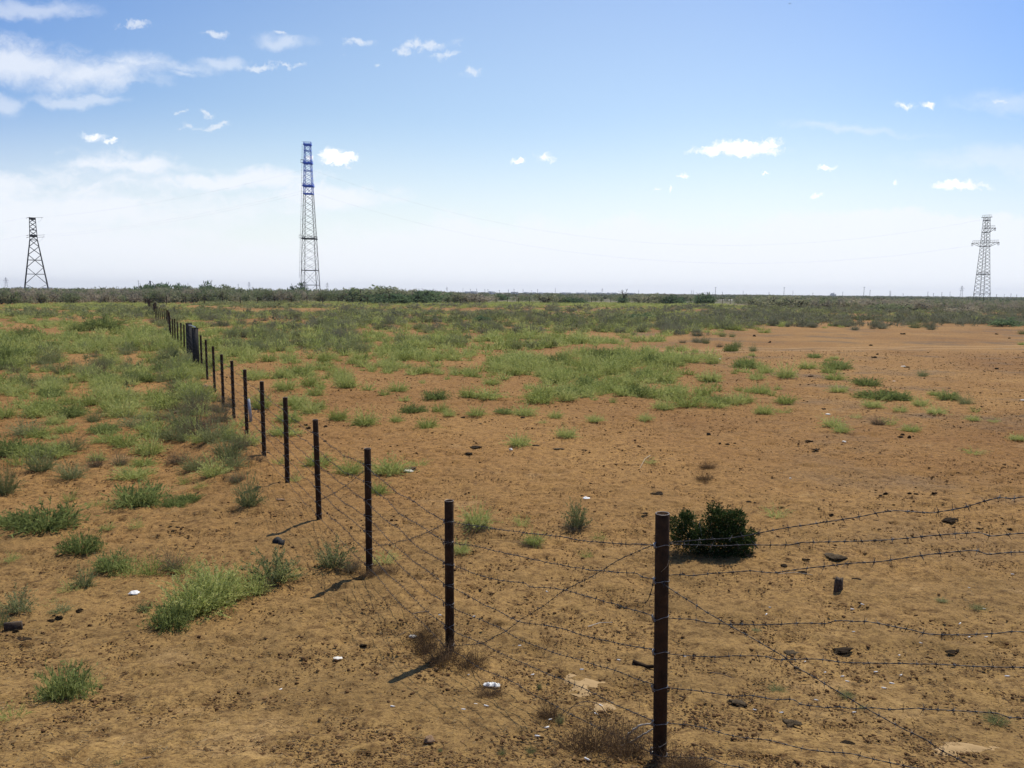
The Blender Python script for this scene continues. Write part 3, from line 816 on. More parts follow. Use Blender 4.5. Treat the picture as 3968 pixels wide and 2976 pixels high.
AREA_ = [(-1e9, 'left')]
def where_words(x, y):
    s = (x - FA[0]) * FN[0] + (y - FA[1]) * FN[1]
    if s > 0: side = 'left of the long fence'
    elif x / max(y, 1) < .13: side = 'in the middle of the field'
    else: side = 'in the right half of the field'
    d = 'in front of the gate' if y < 35 else ('just beyond the gate' if y < 60 else ('halfway to the far fence' if y < 110 else 'close to the far fence'))
    return side, d
CAP = {'green': 290, 'sage': 260, 'grey': 220, 'dry': 180}
WORD = {'green': 'bright green tuft', 'sage': 'olive green shrub', 'grey': 'grey rounded shrub', 'dry': 'brown dry shrub'}
MASSN = {'green': ('green_tufts', 'countless small green tufts spread over the field'), 'sage': ('olive_scrub', 'olive green low scrub spread over the far field'),
         'grey': ('grey_scrub', 'grey low scrub spread over the far field and its right edge'), 'dry': ('dry_scrub', 'brown dry scrub spread among the green')}
for k, L in CAND.items():
    A = np.array(L)
    d2 = ((A[:, None, :2] - hp[None, :, :2]) ** 2).sum(2)
    A = A[(d2 > (hp[None, :, 2] ** 2)).all(1)]
    px, py, w_ = project(A[:, :3])
    vis = (px > 0) & (px < 3968)
    size = A[:, 3] / A[:, 1] * vis
    order = np.argsort(-size)
    ind, rest = order[:CAP[k]], order[CAP[k]:]
    for i in ind:
        x, y, zz, W, H, r, pl = A[i]
        kk = k
        if k == 'green' and pl > .86: kk = 'feather'
        if k == 'green' and pl < .18: kk = 'sparse'
        me = MESH[kk][int(pl * 97) % len(MESH[kk])]
        o = link(NAMES[k], me, (x, y, zz - .01), None, (0, 0, r), (W, W, H))
        side, dd = where_words(x, y)
        tag(o, f'{WORD[k]} {dd}, {side}', CATS[k], f'{WORD[k]}s {dd}, {side}')
    if len(rest) > 3: mass(MASSN[k][0], MASSN[k][1], 'ground cover', LOD[k], A[rest], M[k])
    print('VEG', k, len(ind), len(rest))

# ------------------------------------------------------------------ tamarisk belt beyond the far fence
rg = np.random.default_rng(77)
n = 15000
y = np.sqrt(rg.uniform(82 ** 2, 430 ** 2, n)); x = rg.uniform(-.72, .72, n) * y
zz = terr(x, y)
px, py, w_ = project(np.stack([x, y, zz], 1))
front = np.interp(px, [0, 560, 1000, 1700, 2640, 2800, 2950, 3150, 3968], [1181, 1177, 1171, 1172, 1170, 1172, 1190, 1196, 1212])
hpro = np.interp(px, [0, 500, 650, 1100, 1300, 1500, 1700, 1800, 2300, 2640, 2760, 2900, 3100, 3400, 3968], [3.2, 3.3, 3.9, 3.8, 3.8, 4.3, 3.8, 2.6, 2.7, 3.1, 2.6, 3.0, 2.8, 2.2, 2.0])
gap = 1 - np.maximum.reduce([np.exp(-((px - 1960) / 70) ** 2), .85 * np.exp(-((px - 2190) / 50) ** 2), .8 * np.exp(-((px - 2330) / 40) ** 2), .9 * np.exp(-((px - 2820) / 70) ** 2), .6 * np.exp(-((px - 2060) / 50) ** 2)])
dens = np.where(py < front, 1.0, 0) * gap * (1 - sstep(300, 430, y)) * np.clip((vn(x, y, 14, 51) - .18) * 3, .15, 1)
dens = dens * np.where(px > 2900, .8, 1)
tk = rg.uniform(0, 1, n) < dens * .85
x, y, zz, px, hp_ = x[tk], y[tk], zz[tk], px[tk], hpro[tk]
H = hp_ * rg.uniform(.55, 1.12, len(x)) * np.where(y < 150, .72, 1)
W = H * rg.uniform(1.0, 1.6, len(x))
tam = np.stack([x, y, zz, W, H, rg.uniform(0, 6.28, len(x)), rg.uniform(0, 1, len(x))], 1)
pale = vn(x, y, 16, 52) + .25 * rg.uniform(-1, 1, len(x)) > np.where(px > 2900, .50, .66)
vis = (px > 0) & (px < 3968)
size = tam[:, 4] / tam[:, 1] * vis + (rg.uniform(0, .002, len(x)))
order = np.argsort(-size); ind = order[:150]; rest = order[150:]
TM = [newmesh('tamarisk_crown', v, f, M['tamarisk'], {'tint': t}) for v, f, t in [crown_arrays(700 + s, 750, 1, 1, .085, 18) for s in range(5)]]
TMP = [newmesh('pale_tamarisk_crown', v, f, M['tamarisk_pale'], {'tint': t}) for v, f, t in [crown_arrays(720 + s, 750, 1, 1, .085, 18) for s in range(3)]]
TS = [stems_mb(740 + s, 1, 1, .022, 7).mesh('tamarisk_stems', M['bark']) for s in range(3)]
def tamarisk(x, y, z0, W, H, r, pl, pale_, label, group=None):
    root = link('tamarisk_bush', None, (x, y, z0 - .02), None, (0, 0, r), (W, W, H))
    link('crown', (TMP if pale_ else TM)[int(pl * 89) % (3 if pale_ else 5)], parent=root)
    link('stems', TS[int(pl * 71) % 3], parent=root)
    return tag(root, label, 'bush', group)
for i in ind:
    x_, y_, z_, W_, H_, r_, pl = tam[i]
    side = 'on the left' if x_ / y_ < -.32 else ('left of centre' if x_ / y_ < -.02 else ('right of centre' if x_ / y_ < .27 else 'on the right'))
    w0 = 'pale brown flowering' if pale[i] else 'olive green feathery'
    dd = 'in front of the right-hand pylon' if x_ / y_ > .5 else ('at the front edge of the bush belt' if y_ < 190 else 'standing in the bush belt')
    tamarisk(*tam[i], pale[i], f'{w0} tamarisk {dd}, {side}', f'{w0} tamarisks {dd}, {side}')
r0 = tam[rest]; p0_ = pale[rest]
mass('tamarisk_thicket', 'tangled tamarisk thicket stretching across behind the far fence', 'thicket', LOD['tamarisk'], r0[~p0_], M['tamarisk'])
mass('pale_tamarisk_thicket', 'pale brown flowering stretches of the tamarisk thicket', 'thicket', LOD['tamarisk'], r0[p0_], M['tamarisk_pale'])

# taller bushes and trees on the skyline
def skyline_bush(bx, top, w, yd, kind, label):
    d = ray(bx, top); t = yd / d.y
    P = Vector((d.x * t, yd, CAMZ + d.z * t))
    g0 = gh(P.x, P.y); H_ = P.z - g0; W_ = w / F * yd
    root = link('tree', None, (P.x, P.y, g0 - .05), None, (0, 0, random.uniform(0, 6)), (W_ * 1.5, W_ * 1.5, H_ * (1.18 if kind == 't' else 1.04)))
    me = {'t': MESH['tree'], 'm': TM, 'p': TMP}[kind]
    link('crown', random.choice(me), parent=root)
    link('trunk', TS[random.randrange(3)], parent=root)
    tag(root, label, 'tree')
for a in [(560, 1092, 60, 300, 't', 'dark green tree left of three on the skyline, above the fence corner'),
          (620, 1088, 80, 300, 't', 'broad dark tree joined to the left one on the skyline'),
          (708, 1092, 62, 310, 't', 'rounded dark tree standing alone between the skyline trees'),
          (806, 1082, 62, 300, 't', 'tallest pointed tree on the skyline left of the blue tower'),
          (400, 1100, 60, 310, 'm', 'thin twiggy bush breaking the skyline on the left'),
          (480, 1100, 50, 300, 'm', 'ragged bush on the skyline left of the dark trees'),
          (860, 1098, 70, 300, 'm', 'ragged bush right of the tallest pointed tree'),
          (1160, 1090, 70, 340, 't', 'grey tree at the left foot of the blue tower'),
          (1450, 1106, 170, 225, 'm', 'broad bush on the skyline right of the blue tower'),
          (1530, 1110, 120, 222, 'm', 'bushy crown right of the broad one on the skyline'),
          (1400, 1114, 90, 230, 't', 'dark green bush before the broad skyline bush'),
          (1510, 1128, 130, 205, 't', 'dark green clump at the front of the bush belt, centre left'),
          (1670, 1116, 120, 225, 't', 'dark green bush on the skyline near the centre'),
          (1620, 1124, 90, 215, 't', 'green bush joined to the dark one near the centre'),
          (1765, 1120, 70, 225, 'm', 'ragged olive bush ending the tall belt at the centre'),
          (1860, 1128, 110, 230, 'p', 'largest pale brown flowering tamarisk at the centre'),
          (1820, 1136, 70, 225, 'p', 'smaller pale tamarisk left of the largest pale one'),
          (1945, 1134, 44, 330, 't', 'small round bluish tree on the plain beyond the belt'),
          (2115, 1124, 90, 235, 'm', 'tall pointed grey-green bush right of centre'),
          (2170, 1140, 60, 240, 'm', 'low bush on the right flank of the tall pointed one'),
          (2220, 1148, 80, 240, 't', 'low dark bush between the pointed one and the dead tree'),
          (2415, 1140, 34, 245, 't', 'small dark bush at the foot of the dead tree'),
          (2490, 1138, 90, 245, 'm', 'grey-green bush right of the dead tree'),
          (2545, 1132, 50, 250, 'm', 'thin topped bush right of the dead tree'),
          (2600, 1138, 90, 250, 't', 'dark dense bush right of the dead tree group'),
          (2725, 1130, 56, 250, 't', 'dark ragged bush with two tips on the skyline'),
          (2750, 1128, 30, 250, 't', 'narrow tip rising beside the dark ragged bush'),
          (2940, 1140, 90, 215, 'm', 'grey bush left of the tallest one on the right'),
          (3030, 1133, 120, 200, 'm', 'tallest grey tamarisk in the right part of the belt'),
          (3090, 1142, 110, 195, 'm', 'bushy tamarisk right of the tallest grey one'),
          (3180, 1150, 110, 195, 'm', 'rounded tamarisk further right of the tallest grey one'),
          (3340, 1158, 90, 190, 'p', 'pale flowering tamarisk in the right part of the belt'),
          (3545, 1157, 140, 170, 'p', 'broad golden flowering tamarisk left of the right pylon'),
          (3720, 1178, 110, 150, 'p', 'low golden flowering tamarisk before the right pylon'),
          (3450, 1166, 130, 165, 'm', 'wide grey bush left of the broad golden one'),
          ]:
    skyline_bush(*a)

# dead trees
def dead_tree(bx, base, top, yd, label, spread=.35, n=9, seed=1):
    d = ray(bx, base); t = yd / d.y
    x_, H_ = d.x * t, (base - top) / F * yd
    rg = np.random.default_rng(seed)
    root = link('dead_tree', None, (x_, yd, gh(x_, yd) - .1), None)
    mb = MB(); mb.tube([(0, 0, 0), (.02 * H_, 0, .2 * H_), (0, .02 * H_, .45 * H_)], [.20, .15, .12], 6)
    mb.build('trunk', M['bark'], root)
    mb = MB()
    for i in range(n):
        a = rg.uniform(0, 6.28); s0 = rg.uniform(.2, .45) * H_
        e = np.array([math.cos(a) * spread * H_ * rg.uniform(.4, 1), math.sin(a) * spread * H_ * rg.uniform(.4, 1), H_ * rg.uniform(.6, 1)])
        b = np.array([0, 0, s0]); mid = (b + e) / 2 + rg.normal(size=3) * .05 * H_
        mb.tube([b, mid, e], [.09, .06, .03], 4)
        for q in range(4):
            f_ = mid + (e - mid) * rg.uniform(.1, .9); mb.tube([f_, f_ + np.array([rg.normal() * .12, rg.normal() * .12, .16]) * H_ * .8], [.04, .02], 3)
    mb.build('branch_crown', M['bark'], root)
    tag(root, label, 'dead tree')
dead_tree(2416, 1176, 1116, 245, 'bare dead tree rising above the far fence right of centre', seed=3)
dead_tree(3392, 1165, 1133, 260, 'low dead tree with bare branches on the right skyline, left one', .55, 10, 4)
dead_tree(3412, 1165, 1131, 262, 'low dead tree with bare branches on the right skyline, right one', .5, 10, 5)

# scrub plain beyond
rg = np.random.default_rng(99)
n = 9000
y = 430 * (2500 / 430) ** rg.uniform(0, 1, n); x = rg.uniform(-.72, .72, n) * y
keep = vn(x, y, 90, 61) > .42
x, y = x[keep], y[keep]
W = rg.uniform(1.5, 4, len(x)) * (1 + y / 900); H = rg.uniform(.6, 1.5, len(x)) * (1 + y / 1600)
far = np.stack([x, y, terr(x, y), W, H, rg.uniform(0, 6.28, len(x)), rg.uniform(0, 1, len(x))], 1)
SM = [crown_arrays(800 + s, 34, 1, 1, .4, 6) for s in range(4)]
mass('plain_scrub', 'low dark scrub scattered over the plain towards the horizon', 'scrub', SM, far, M['farveg'])

# pale salt pan beyond the belt
p1, p2 = gp(2829, 1166), gp(2912, 1164)
mb = MB()
c0 = (p1 + p2) / 2; wd = abs(p2.x - p1.x) / 2
ang = np.linspace(0, 2 * np.pi, 33)[:-1]
ringv = [(c0.x + wd * math.cos(a) * (1 + .12 * math.sin(3 * a)), c0.y + 22 * math.sin(a) * (1 + .15 * math.cos(5 * a)), 0) for a in ang]
V = [(c0.x, c0.y, gh(c0.x, c0.y) + .25)] + [(a, b, gh(a, b) + .22) for a, b, _ in ringv]
o = link('salt_pan', newmesh('salt_pan', V, np.array([(0, i + 1, (i + 1) % 32 + 1) for i in range(32)]), M['salt']))
tag(o, kind='structure')


# ------------------------------------------------------------------ fences
def pipe_mesh(name, L, r=.040, seed=0):
    mb = MB(); n = 20
    a = np.arange(n) * 2 * np.pi / n
    c, s_ = np.cos(a), np.sin(a)
    rings = [(-.25, r), (0, r), (L * .33, r), (L * .66, r), (L - .003, r), (L, r - .002), (L, r - .0055), (L - .35, r - .006)]
    V = np.concatenate([np.stack([c * q, s_ * q, np.full(n, h)], 1) for h, q in rings] + [np.array([[0, 0, L - .35]])])
    f = [(k * n + j, k * n + (j + 1) % n, (k + 1) * n + (j + 1) % n, (k + 1) * n + j) for k in range(len(rings) - 1) for j in range(n)]
    e = len(V) - 1; k = len(rings) - 1
    mb.add(V, f, [(k * n + j, k * n + (j + 1) % n, e) for j in range(n)])
    return mb.mesh(name, M['rust'], True)
PIPE = pipe_mesh('fence_post', 1.5)
for p in PIPE.polygons: pass
def rim_mesh():
    mb = MB(); a = np.arange(20) * 2 * np.pi / 20
    mb.tube([(math.cos(t) * .0375, math.sin(t) * .0375, 1.5) for t in a], .0026, 5, True)
    return mb.mesh('pipe_rim', simple('worn_rim', (.30, .27, .24), (.15, .12, .10), 40, .5, .6), True)
RIM = rim_mesh()
def tie_mesh():
    mb = MB(); t = np.linspace(0, 2 * np.pi, 22)[:-1]
    rr = .0425
    mb.tube([(math.cos(q) * rr, math.sin(q) * rr, .010 * math.sin(q + 2.4) + .004 * math.sin(3 * q)) for q in t], .0021, 4, True)
    for q in (2.5, 2.9):
        mb.tube([(math.cos(q + k * .9) * (rr + .004 + .008 * k), math.sin(q + k * .9) * (rr + .004), .012 * math.sin(k * 5)) for k in np.linspace(0, 1, 6)], .0022, 4)
    mb.tube([(-.05, -.012, -.02), (-.054, -.016, 0), (-.05, -.014, .02)], [.004, .007, .004], 5)
    return mb.mesh('tie', M['tie'])
TIE = tie_mesh()

HK = [1.305, 1.095, .885, .68, .49, .275, .085]      # strand heights on the ordinary posts
ORD = ['first', 'second', 'third', 'fourth', 'fifth', 'sixth', 'seventh', 'eighth', 'ninth', 'tenth', 'eleventh', 'twelfth']
posts = []
near_px = [((2556, 2950), (2567, 1990)), ((1743, 2530), (1740, 1940)), ((1431, 2213), (1424, 1738)), ((1237, 2012), (1222, 1626)), ((1114, 1870), (1105, 1540)),
           (None, (1014, 1478)), (None, (948, 1432)), (None, (898, 1398)), (None, (858, 1373)), (None, (825, 1342)), (None, (797, 1316)), (None, (777, 1299))]
for b, t in near_px:
    if b:
        P = gp(*b); d = ray(*t); k = P.y / d.y
        T = Vector((d.x * k, P.y, CAMZ + d.z * k))
    else:
        d = ray(*t); k = 5.0
        for _ in range(60):
            k = (gh(d.x * k, d.y * k) + 1.5 - CAMZ) / d.z
        T = Vector((d.x * k, d.y * k, CAMZ + d.z * k)); P = Vector((T.x + .01, T.y, T.z - 1.5))
    posts.append((P, T))
def put_post(P, T, ties, label, group=None):
    d = (T - P); L = d.length
    o = link('fence_post', PIPE, P)
    o.rotation_mode = 'QUATERNION'; o.rotation_quaternion = Vector((0, 0, 1)).rotation_difference(d.normalized()) @ __import__('mathutils').Quaternion((0, 0, 1), random.uniform(0, 6))
    o.scale = (1, 1, L / 1.5)
    if ties:
        link('rim', RIM, parent=o)
    tag(o, label, 'fence post', group)
    for h in ties:
        q = link('tie', TIE, (0, 0, h / L * 1.5), o, (random.uniform(-.25, .25), random.uniform(-.25, .25), 0))
        q.rotation_euler.z = -o.rotation_quaternion.to_euler().z + random.uniform(-.4, .4)
    return o
POSTLAB = ['nearest and thickest-looking rusty pipe post at the fence corner', 'rusty pipe post, second from the near corner, standing in dry brush', 'rusty pipe post, third from the near corner',
           'rusty pipe post, fourth from the near corner, with a bent shadow', 'rusty pipe post, fifth from the near corner', 'rusty pipe post, sixth from the near corner, next to the white board',
           'rusty pipe post just behind the white board, seventh from the corner', 'rusty pipe post, eighth from the near corner', 'rusty pipe post, ninth from the near corner', 'rusty pipe post, tenth from the near corner',
           'rusty pipe post, second one before the wide gate posts', 'rusty pipe post directly before the wide gate posts']
for i, (P, T) in enumerate(posts):
    hs = HK if i else [1.5 * (1 - (yy - 1990) / 960.) for yy in (2112, 2242, 2381, 2518, 2653, 2794, 2917)]
    put_post(P, T, [h * (T - P).length / 1.5 for h in hs] if i < 9 else [], POSTLAB[i])
# gate
g = []
for (bx, tx, ty, w_, lab) in ((755, 755, 1271, .25, 'wide dark square gate post, nearer of the two'), (731, 731, 1252, .27, 'wide dark square gate post, farther and taller of the two')):
    d = ray(tx, ty); k = 30.
    for _ in range(60): k = (gh(d.x * k, d.y * k) + 1.72 - CAMZ) / d.z
    x_, y_ = d.x * k, d.y * k; g.append((x_, y_))
    root = link('gate_post', None, (x_, y_, gh(x_, y_)), None, (0, 0, .45))
    mb = MB(); mb.box((0, 0, .70), w_, w_ * .8, 2.0); mb.build('shaft', M['gatewood'], root)
    mb = MB(); mb.box((0, 0, 1.71), w_ * 1.08, w_ * .9, .03); mb.build('cap', M['gatewood'], root)
    tag(root, lab, 'gate post')
a_, b_ = g
mb = MB(); mb.tube([(b_[0], b_[1], gh(*b_) + 1.62), ((a_[0] + b_[0]) / 2, (a_[1] + b_[1]) / 2, gh(*a_) + 1.71), (a_[0] + .25, a_[1] - .5, gh(*a_) + 1.76)], .028, 6)
tag(mb.build('gate_rail', M['tie']), 'pale thin rail lying across the tops of the two gate posts', 'rail')
# remaining posts to the far corner
G0 = np.array(g[1]) + FD * 2.0
n_ = int(np.linalg.norm(FB - G0) / 2.5)
line = [posts[k][0].to_2d() for k in range(12)]
farline = []
for i in range(n_ + 1):
    q = G0 + (FB - G0) * i / n_
    q = q + FN * .35 * math.sin(i * .35) * min(1, i / 10)
    farline.append(q)
    P = Vector((q[0], q[1], gh(*q))); T = P + Vector((random.uniform(-.03, .03), random.uniform(-.03, .03), 1.5 + random.uniform(-.05, .08)))
    put_post(P, T, [], 'dark pipe post in the dense row between the gate and the far corner', 'posts beyond the gate')
# far fence across the field
FC = np.array([58.0, 272.0])
crossline = []
nc = 42
for i in range(1, nc + 8):
    t_ = i / nc
    q = FB + (FC - FB) * t_
    q[1] = 175 + 60 * min(1, (q[0] + 81) / 81) + max(0, q[0]) * .62
    q = q.copy(); crossline.append(q)
    P = Vector((q[0], q[1], gh(*q)))
    o = link('far_fence_post', PIPE, P, None, (random.uniform(-.03, .03), random.uniform(-.03, .03), 0), (2.1, 2.1, 1.28 + random.uniform(-.08, .1)))
    tag(o, 'small dark post of the far fence crossing the field before the bushes', 'fence post', 'posts of the far fence')

def on_plane(px, py, p0, dxy):
    nx, ny = -dxy[1], dxy[0]; d = ray(px, py)
    t = (nx * p0[0] + ny * p0[1]) / (nx * d.x + ny * d.y)
    return np.array([d.x * t, d.y * t, CAMZ + d.z * t])
P1, P2, P3, P4 = [posts[k][0] for k in range(4)]
T1, T2 = posts[0][1], posts[1][1]
off = np.array([-.9, -.43, 0]) * .043
dl = np.array((P2 - P1).to_2d()); dl /= np.linalg.norm(dl)
dr = np.array([.857, -.51])
def cv(lst, ox, oy, s_): return [(ox + a / s_, oy + b / s_) for a, b in lst]
Z5 = (1300, 1400, 1.7015); Z8 = (1300, 2100, 1.7015); ZA = (2600, 1400, 1.617); ZB = (2600, 2100, 1.617)
spanw = [cv([(722, 1055), (900, 1085), (1100, 1112), (1300, 1140), (1430, 1155), (1560, 1168), (1800, 1195), (2000, 1210), (2108, 1215)], *Z5),
         cv([(722, 1190), (880, 1210), (1100, 1262), (1300, 1305), (1500, 1345), (1700, 1375), (1990, 1393), (2010, 1415), (2104, 1435)], *Z5),
         cv([(722, 1330), (900, 1395), (1100, 1445), (1260, 1465), (1275, 1488), (1450, 1500), (1560, 1520)], *Z5) + cv([(1700, 370), (1900, 430), (2102, 485)], *Z8),
         cv([(722, 280), (800, 310), (950, 395), (1100, 470), (1220, 530), (1400, 550), (1540, 580), (1700, 630), (1900, 680), (2102, 712)], *Z8),
         cv([(722, 405), (800, 450), (950, 515), (1100, 570), (1220, 650), (1400, 710), (1650, 795), (1900, 870), (2100, 938)], *Z8),
         cv([(724, 550), (800, 600), (900, 640), (1040, 710), (1170, 775), (1300, 835), (1500, 905), (1700, 1000), (1900, 1090), (2098, 1175)], *Z8),
         cv([(724, 685), (830, 745), (940, 820), (1060, 880), (1200, 940), (1330, 1020), (1500, 1110), (1680, 1190), (1860, 1280), (2096, 1395)], *Z8)]
rightw = [cv([(-40, 1140), (200, 1115), (450, 1095), (700, 1050), (1000, 1000), (1300, 945), (1400, 930), (1620, 948), (1740, 930), (1850, 905), (2080, 845), (2130, 862), (2212, 840)], *ZA),
          cv([(-40, 1152), (300, 1160), (600, 1155), (780, 1150), (800, 1137), (1000, 1130), (1250, 1125), (1560, 1100), (1950, 1073), (1990, 1100), (2212, 1080)], *ZA),
          cv([(-40, 1343), (80, 1335), (95, 1345), (300, 1320), (500, 1307), (540, 1318), (660, 1320), (900, 1290), (1100, 1265), (1290, 1258), (1500, 1232), (1680, 1210), (1900, 1188), (1950, 1195), (1960, 1218), (2212, 1195)], *ZA),
          cv([(-40, 475), (130, 485), (250, 510), (400, 518), (560, 522), (850, 508), (990, 510), (1010, 490), (1120, 485), (1135, 497), (1200, 490), (1300, 505), (1430, 535), (1560, 560), (1600, 577), (1850, 588), (2050, 580), (2130, 565), (2212, 565)], *ZB),
          cv([(-40, 700), (200, 718), (300, 722), (410, 710), (540, 715), (620, 720), (640, 740), (900, 738), (1100, 762), (1400, 767), (1660, 770), (1900, 785), (2212, 780)], *ZB),
          cv([(-40, 915), (180, 940), (390, 968), (500, 965), (640, 995), (770, 995), (800, 1028), (960, 1040), (1080, 1032), (1120, 1047), (1250, 1035), (1380, 1052), (1550, 1038), (1600, 1047), (1800, 1055), (1950, 1065), (2070, 1075), (2100, 1103), (2212, 1105)], *ZB),
          cv([(-40, 1135), (130, 1150), (310, 1200), (440, 1232), (600, 1245), (800, 1295), (950, 1320), (1150, 1340), (1300, 1378), (1500, 1412), (1700, 1440)], *ZB),
          cv([(-40, 1340), (120, 1352), (240, 1358), (330, 1395), (520, 1430)], *ZB)]
diagr = cv([(-60, 255), (30, 315), (130, 380), (230, 450), (370, 535), (480, 590), (610, 665), (740, 740), (745, 768), (800, 795), (945, 880), (1045, 940), (1130, 990), (1200, 1035), (1310, 1085), (1490, 1180), (1620, 1245), (1650, 1275), (1740, 1330), (1880, 1412)], *ZB)
diagl = cv([(724, 685), (900, 675), (980, 660), (1130, 585), (1220, 510), (1360, 430), (1480, 340), (1620, 260), (1760, 180), (1900, 100), (2104, 15)], *Z8)

def resample(P, step):
    P = np.asarray(P); d = np.linalg.norm(np.diff(P, axis=0), axis=1); s_ = np.concatenate([[0], np.cumsum(d)])
    n = max(2, int(s_[-1] / step) + 1); q = np.linspace(0, s_[-1], n)
    return np.stack([np.interp(q, s_, P[:, k]) for k in range(3)], 1), q

def strand(name, P, label, seed, near=16.0, barb_to=46.0, cat='barbed wire', group=None):
    """a barbed strand: two twisted wires near by, one wire farther off, with four-pointed barbs"""
    rg = np.random.default_rng(seed)
    P = np.asarray(P, float)
    dist = P[:, 1]
    mb = MB(); bm_ = MB(); near_barbs = []
    # near part
    k = np.searchsorted(-(-dist), near) if False else None
    idx = np.where(dist <= near)[0]
    nearP = P[:idx[-1] + 2] if len(idx) else P[:0]
    farP = P[idx[-1] + 1:] if len(idx) else P
    def frame(Q):
        T = np.gradient(Q, axis=0); T /= np.linalg.norm(T, axis=1)[:, None] + 1e-9
        U = np.cross(T, [0, 0, 1.]); U /= np.linalg.norm(U, axis=1)[:, None] + 1e-9
        return T, U, np.cross(T, U)
    if len(nearP) > 1:
        Q, q = resample(nearP, .016)
        if len(Q) > 8:                                         # soften the corners, keep the kinks
            Q[1:-1] = (Q[:-2] + Q[1:-1] * 2 + Q[2:]) / 4
            Q[1:-1] = (Q[:-2] + Q[1:-1] * 2 + Q[2:]) / 4
        w = np.stack([(vn(q, q * 0 + i * 9.1, .35, seed + i) - .5) * .012 + (vn(q, q * 0 + i * 5.3, .09, seed + 5 + i) - .5) * .005 for i in range(3)], 1)
        Q = Q + w
        T, U, W = frame(Q)
        for s_ in (0, np.pi):
            ph = q / .045 * 2 * np.pi * .5 + s_
            mb.tube(Q + (U * np.cos(ph)[:, None] + W * np.sin(ph)[:, None]) * .0016, .00155, 4)
        b = .03; near_barbs = []
        while b < q[-1]:
            i = min(int(b / q[-1] * (len(Q) - 1)), len(Q) - 2)
            near_barbs.append((Q[i].copy(), T[i].copy()))
            b += rg.uniform(.058, .088)
    if len(farP) > 1:
        Q, q = resample(farP, .22)
        mb.tube(Q, .0027, 3)
        T, U, W = frame(Q)
        b = .05
        while b < q[-1]:
            i = min(int(b / q[-1] * (len(Q) - 1)), len(Q) - 2); fr = b / q[-1] * (len(Q) - 1) - i
            c = Q[i] * (1 - fr) + Q[i + 1] * fr
            if c[1] > barb_to: break
            a = rg.uniform(0, 6.28); v = (U[i] * math.cos(a) + W[i] * math.sin(a)) * .015
            bm_.tube([c - v, c, c + v], [.0012, .0025, .0012], 3)
            b += rg.uniform(.09, .14)
    root = mb.build(name, M['wire'])
    near_barbs.sort(key=lambda a: a[0][1])
    for c, t_ in near_barbs[:100]:
        o = link('barb', BARB[int(rg.integers(0, 5))], c, root)
        o.rotation_mode = 'QUATERNION'
        o.rotation_quaternion = Vector((1, 0, 0)).rotation_difference(Vector(t_)) @ __import__('mathutils').Quaternion((1, 0, 0), rg.uniform(0, 6.28))
    for c, t_ in near_barbs[100:]:
        v = np.cross(t_, rg.normal(size=3)); v *= .02 / (np.linalg.norm(v) + 1e-9)
        bm_.tube([c - v, c, c + v], [.0012, .0026, .0012], 3)
    if bm_.n: bm_.build('barbs', M['wire'], root)['kind'] = 'stuff'
    return tag(root, label, cat, group)

def barb_mesh(seed):
    rg = np.random.default_rng(seed); mb = MB()
    for j in range(2):
        a = rg.uniform(0, 6.28); v = np.array([rg.uniform(-.5, .5), math.cos(a), math.sin(a)]); v2 = -v + rg.uniform(-.35, .35, 3); ln = rg.uniform(.019, .026)
        mb.tube([np.array([-.003, 0, 0]) + v2 * ln, [.0015 * j, 0, 0], v * ln], [.0009, .0018, .0009], 4)
    mb.tube([[-.007, 0, 0], [-.003, 0, 0], [.003, 0, 0], [.007, 0, 0]], [.0034, .0044, .0044, .0034], 6)
    return mb.mesh('barb', M['wire'])
BARB = [barb_mesh(s_) for s_ in range(5)]
NTH = ['topmost', 'second', 'third', 'fourth', 'fifth', 'sixth', 'lowest']
SL = ['topmost barbed strand of the long fence, from the corner post to the left'] + [f'{w} barbed strand from the top of the long fence running left' for w in NTH[1:6]] + ['lowest barbed strand of the long fence, passing through the dry brush']
for k in range(7):
    pts = [on_plane(a, b, np.array(P1) + off, dl) for a, b in reversed(spanw[k])]
    rg = np.random.default_rng(300 + k)
    def att(i):
        P, T = posts[i]; u = HK[k] / 1.5
        return np.array(P.lerp(T, u)) + off
    prev = att(1)
    pts = [p for p in pts]
    for i in range(2, 12):
        q = att(i)
        for s_ in (.2, .35, .5, .65, .8):
            c = prev * (1 - s_) + q * s_; c[2] -= .035 * math.sin(math.pi * s_) * rg.uniform(.2, 1.5) + rg.uniform(-.012, .012)
            pts.append(c)
        pts.append(q); prev = q
    for j, gq in enumerate([np.array(a_), np.array(b_)] + farline):
        pts.append(np.array([gq[0], gq[1], gh(*gq) + HK[k]]) + off * (3 if j < 2 else 1))
    strand('barbed_strand', pts, SL[k], 40 + k)
for k in range(4):
    pts = [np.array([q[0], q[1], gh(*q) + .35 + .38 * k]) for q in [FB] + crossline]
    mb = MB(); Q, _ = resample(pts, 1.8); mb.tube(Q, .004, 3)
    tag(mb.build('fence_wire', M['wire']), f'thin wire of the far fence, {["lowest", "second from the ground", "third from the ground", "topmost"][k]}', 'wire')
RL = ['topmost barbed strand climbing right from the corner post', 'second barbed strand right of the corner post, starting beside the topmost', 'third barbed strand right of the corner post, with a step near the picture edge',
      'fourth barbed strand right of the corner post, humped in the middle', 'fifth barbed strand right of the corner post, nearly level', 'sixth barbed strand right of the corner post, with several kinks',
      'seventh barbed strand right of the corner post, sloping down', 'lowest barbed strand right of the corner post, close to the ground']
